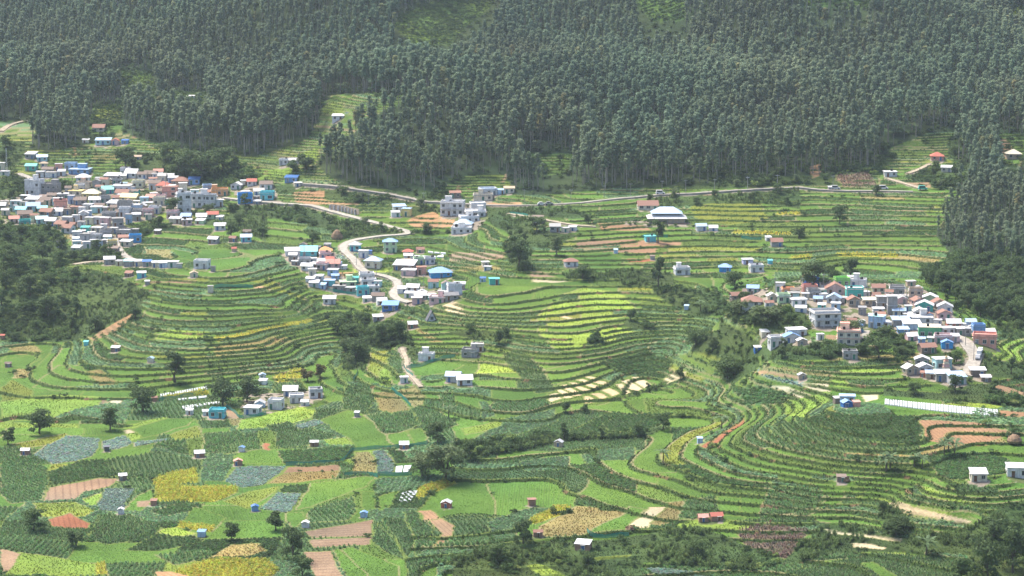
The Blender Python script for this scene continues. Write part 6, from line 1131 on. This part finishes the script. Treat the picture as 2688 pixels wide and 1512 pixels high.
# ---- plastic-mulched beds and tunnels
plas = noisy('white_plastic', (.62,.63,.62), rough=.4, amt=.3, scale=1.5); plasg = noisy('grey_plastic', (.50,.52,.53), rough=.4, amt=.3, scale=1.5)
def bedset(name, lab, A0, A1, B0, B1, n_, zt, mat, fill=.72, hgt=.35):
    P = S_(zt, [A0, A1, B0, B1]); W = unproject(P); e = None
    for k in range(n_):
        t0, t1 = (k+.5-fill/2)/n_, (k+.5+fill/2)/n_
        c = [W[0]+(W[1]-W[0])*t0, W[0]+(W[1]-W[0])*t1, W[2]+(W[3]-W[2])*t1, W[2]+(W[3]-W[2])*t0]
        zz = [float(ground(p[0], p[1])[0]) for p in c]; zm = max(zz)
        if e is None: e = tag(link(name, None, loc=(c[0][0], c[0][1], zz[0])), lab, 'garden bed'); o = np.array([c[0][0], c[0][1], zz[0]])
        V = []; F = []
        for i in range(4):
            p = c[i]; V.append((p[0]-o[0], p[1]-o[1], zz[i]-o[2]-1.0))
        for i in range(4):
            q = np.mean(c, 0); p = c[i]+(q-c[i])*.12; V.append((p[0]-o[0], p[1]-o[1], zz[i]-o[2]+hgt+.12))
        F = [(4, 5, 6, 7)]+[(i, (i+1) % 4, 4+(i+1) % 4, 4+i) for i in range(4)]
        part('bed', (V, F), mat, e)
bedset('mulched_beds', 'long row of white plastic-covered beds below the right village', (1948, 168), (2458, 218), (1946, 194), (2462, 250), 44, 'z8', plas, .84, .2)
bedset('mulched_beds', 'upper white tunnel beds between the two broad dark trees', (1200, 965), (1560, 902), (1205, 985), (1562, 925), 20, 'z5', plas)
bedset('mulched_beds', 'middle white tunnel bed between the two broad dark trees', (1330, 1000), (1560, 975), (1335, 1012), (1560, 990), 3, 'z5', plas, .9)
bedset('mulched_beds', 'lower white tunnel beds above the white shed', (1365, 1055), (1650, 1018), (1370, 1078), (1652, 1036), 16, 'z5', plas, .8)
bedset('plastic_sheet', 'white plastic sheet laid beside the cabbage strip on the valley floor', (2228, 348), (2322, 342), (2225, 388), (2308, 384), 2, 'z7', plas, .96, .12)
bedset('plastic_sheet', 'white plastic-covered plot left of the yellow field', (2268, 490), (2360, 485), (2242, 556), (2310, 552), 3, 'z7', plasg, .94, .15)
bedset('mulched_beds', 'white beds on the terrace right of the pink houses', (1680, 1000), (1840, 1010), (1685, 1012), (1842, 1022), 3, 'z2', plas, .9)
bedset('mulched_beds', 'curved white bed below the tan gabled house', (1560, 1035), (1820, 1030), (1570, 1045), (1822, 1042), 4, 'z2', plas, .95)
# ---- utility poles along the upper road
pole_m = noisy('concrete_pole', (.33,.31,.28))
PO = [('z3', 245, 415), ('z3', 640, 425), ('z3', 920, 390), ('z3', 1145, 372), ('z3', 1410, 350), ('z3', 1610, 343), ('z3', 1855, 335), ('z3', 2135, 318), ('z3', 2385, 300), ('f3', 500, 1425), ('f3', 725, 1412), ('f3', 1142, 1415), ('z2', 1650, 608), ('z2', 1180, 612)]
POx = []
for zt, a, b_ in PO: x, y, z = gpt(zt, a, b_); POx.append((S_(zt, [(a, b_)])[0][0], x, y, z))
for q, (_, x, y, z) in enumerate(sorted(POx)):
    e = tag(link('utility_pole', None, loc=(x, y+1, z)), 'grey utility pole beside the upper road, '+(ORD[q]+' from left' if q else 'leftmost'), 'utility pole', 'utility poles along the upper road')
    me = mesh_py('shaft', *cyl(.13, -1, 6.2, 7, .08), [pole_m]); link('shaft', me, e); part('crossarm', boxes([(-.8, .8, -.16, -.09, 5.6, 5.72)]), leg_m, e)
    for s in (-.7, 0, .7): part('insulator', boxes([(s-.05, s+.05, -.17, -.07, 5.73, 5.95)]), wallm('white'), e)
VP = [('left village', 'z1', [(120,760),(350,700),(520,830),(700,560),(760,860),(960,690),(1060,920),(1260,640),(1380,800),(1600,600),(1150,1010),(870,1060)]), ('middle village', 'z2', [(640,1060),(900,1180),(1080,1120),(1250,1260),(1460,1300),(1650,1340),(960,1280),(1340,1060)]), ('right village', 'z4', [(470,420),(700,420),(880,380),(1080,460),(1250,440),(1580,500),(1680,580),(1830,620),(1520,640),(2080,830),(1300,700),(2150,960)])]
for vn_, zt, pts in VP:
    for q, (a, b_) in enumerate(sorted(pts)):
        x, y, z = gpt(zt, a, b_)
        e = tag(link('utility_pole', None, loc=(x, y, z)), 'grey utility pole between houses of the '+vn_+', '+(ORD[q]+' from left' if q else 'leftmost'), 'utility pole', 'utility poles of the '+vn_)
        me = mesh_py('shaft', *cyl(.13, -1, 7.4, 7, .08), [pole_m]); link('shaft', me, e); part('crossarm', boxes([(-.7, .7, -.16, -.09, 6.8, 6.92)]), leg_m, e)
# ---- vehicles
tyre = noisy('tyre', (.02,.02,.02)); wv, wf = cyl(.31, -.1, .1, 12); WHEEL = mesh_py('wheel', [(a, c, b_) for a, b_, c in wv], wf, [tyre])
def vehicle(zt, a, b_, yaw, colr, van, lab):
    x, y, z = gpt(zt, a, b_); z += .3; L_, H_ = (4.3, 1.9) if van else (3.8, 1.45); m_ = noisy('carpaint_'+colr, PAL[colr], rough=.3, amt=.05, spec=.5)
    e = tag(link('parked_car' if not van else 'van', None, loc=(x, y, z), rot=(0, 0, R(yaw))), lab, 'van' if van else 'car')
    pr = [(-L_/2, .25), (-L_/2, .85), (-L_/2+.15 if van else -L_/2+.5, .9), (-L_/2+.3 if van else -L_/2+.8, H_), (L_/2-1.3 if van else L_/2-1.6, H_), (L_/2-.75, .95), (L_/2, .8), (L_/2, .25)]
    V = [(p, s*.78, q) for s in (-1, 1) for p, q in pr]; k = len(pr); F = [tuple(range(k)), tuple(range(2*k-1, k-1, -1))]+[(i, k+i, k+(i+1) % k, (i+1) % k) for i in range(k)]
    part('body', (V, F), m_, e)
    for s in (-1, 1): part('side_window', boxes([(pr[3][0]+.15, pr[4][0], s*.785-.01, s*.785+.01, .98, H_-.12)]), glass, e)
    a0, a1 = np.array([pr[5][0], pr[5][1]]), np.array([pr[4][0], pr[4][1]]); nn = np.array([.02, .02]); p0, p1 = a0+(a1-a0)*.1+nn, a0+(a1-a0)*.9+nn
    part('windscreen', ([(p0[0], -.68, p0[1]), (p0[0], .68, p0[1]), (p1[0], .62, p1[1]), (p1[0], -.62, p1[1])], [(0, 1, 2, 3)]), glass, e)
    for sx in (-1, 1):
        for sy in (-1, 1): link('wheel', WHEEL, e, loc=(sx*L_*.31, sy*.72, .3))
vehicle('z3', 1395, 358, 4, 'white', True, 'white van on the upper road above the cream long house'); vehicle('z3', 390, 450, 4, 'white', False, 'white car on the upper road near its left bend'); vehicle('z3', 455, 448, 4, 'grey', False, 'grey car behind the white one near the left bend')
vehicle('f3', 1520, 1424, 2, 'white', True, 'white van on the right end of the upper road'); vehicle('f3', 1160, 1426, 2, 'lgrey', True, 'grey van by the cut bank on the upper road'); vehicle('z4', 2208, 885, 75, 'white', False, 'white car by the salmon house in right village, uppermost of three'); vehicle('z4', 2198, 915, 75, 'white', True, 'white van by the lane in right village, middle of three')
vehicle('z4', 2186, 945, 75, 'lgrey', False, 'pale car by the lane in right village, lowest of three'); vehicle('f3', 1815, 1428, 2, 'teal', True, 'teal truck at the junction below the white bungalow')
# ---- hay stacks, brushwood
hay = noisy('old_hay', (.26,.17,.10), amt=.4, scale=3)
for zt, a, b_, r_h, hh, lab in (('z2', 918, 890, 2.3, 4.4, 'tall brown hay stack on the slope left of the road'), ('z8', 2532, 360, 2.0, 2.6, 'grey brown stack of poles at the right edge'), ('z8', 1775, 535, 1.0, 1.4, 'small brown hay stack beside the thatched hut'), ('z8', 800, 752, 1.3, .9, 'low dark brush heap at the end of the green net')):
    x, y, z = gpt(zt, a, b_); e = tag(link('hay_stack', None, loc=(x, y, z)), lab, 'hay stack')
    k = 14; rings = [(1, 0), (1.08, .25), (.9, .55), (.5, .85), (.08, 1)]; V = [(r_h*rr*math.cos(6.2832*i/k)*(1+.12*hr.random()), r_h*rr*math.sin(6.2832*i/k)*(1+.12*hr.random()), hh*t-.1) for rr, t in rings for i in range(k)]
    part('heap', (V, [(j*k+i, j*k+(i+1) % k, (j+1)*k+(i+1) % k, (j+1)*k+i) for j in range(4) for i in range(k)]), hay, e)
    me = mesh_np('straw', *[np.asarray(q) for q in cloud([(0, 0, hh*.45, r_h, r_h, hh*.5)], [120], .4, up=-.3)]); me.materials.append(hay); link('straw', me, e)
# ---- air
hm_, n, l, b = new_mat('valley_haze'); n.remove(b)
pv = n.new('ShaderNodeVolumePrincipled'); pv.inputs['Color'].default_value = (.80, .93, .98, 1); pv.inputs['Density'].default_value = HAZE; pv.inputs['Anisotropy'].default_value = .2; l.new(pv.outputs[0], n['Material Output'].inputs['Volume'])
zlo, zhi = float(Zt.min())-1.5, float(max(Zt.max(), CAM_H))+30
if HAZE > 0:
    o = part('haze', boxes([(gx.min()-30, gx.max()+30, YS[0]-30, YS[-1]+30, zlo, zhi)]), hm_, None); tag(o, 'thin pale valley haze', None, kind='stuff'); o['category'] = 'haze'
print('done', time.time()-T0)
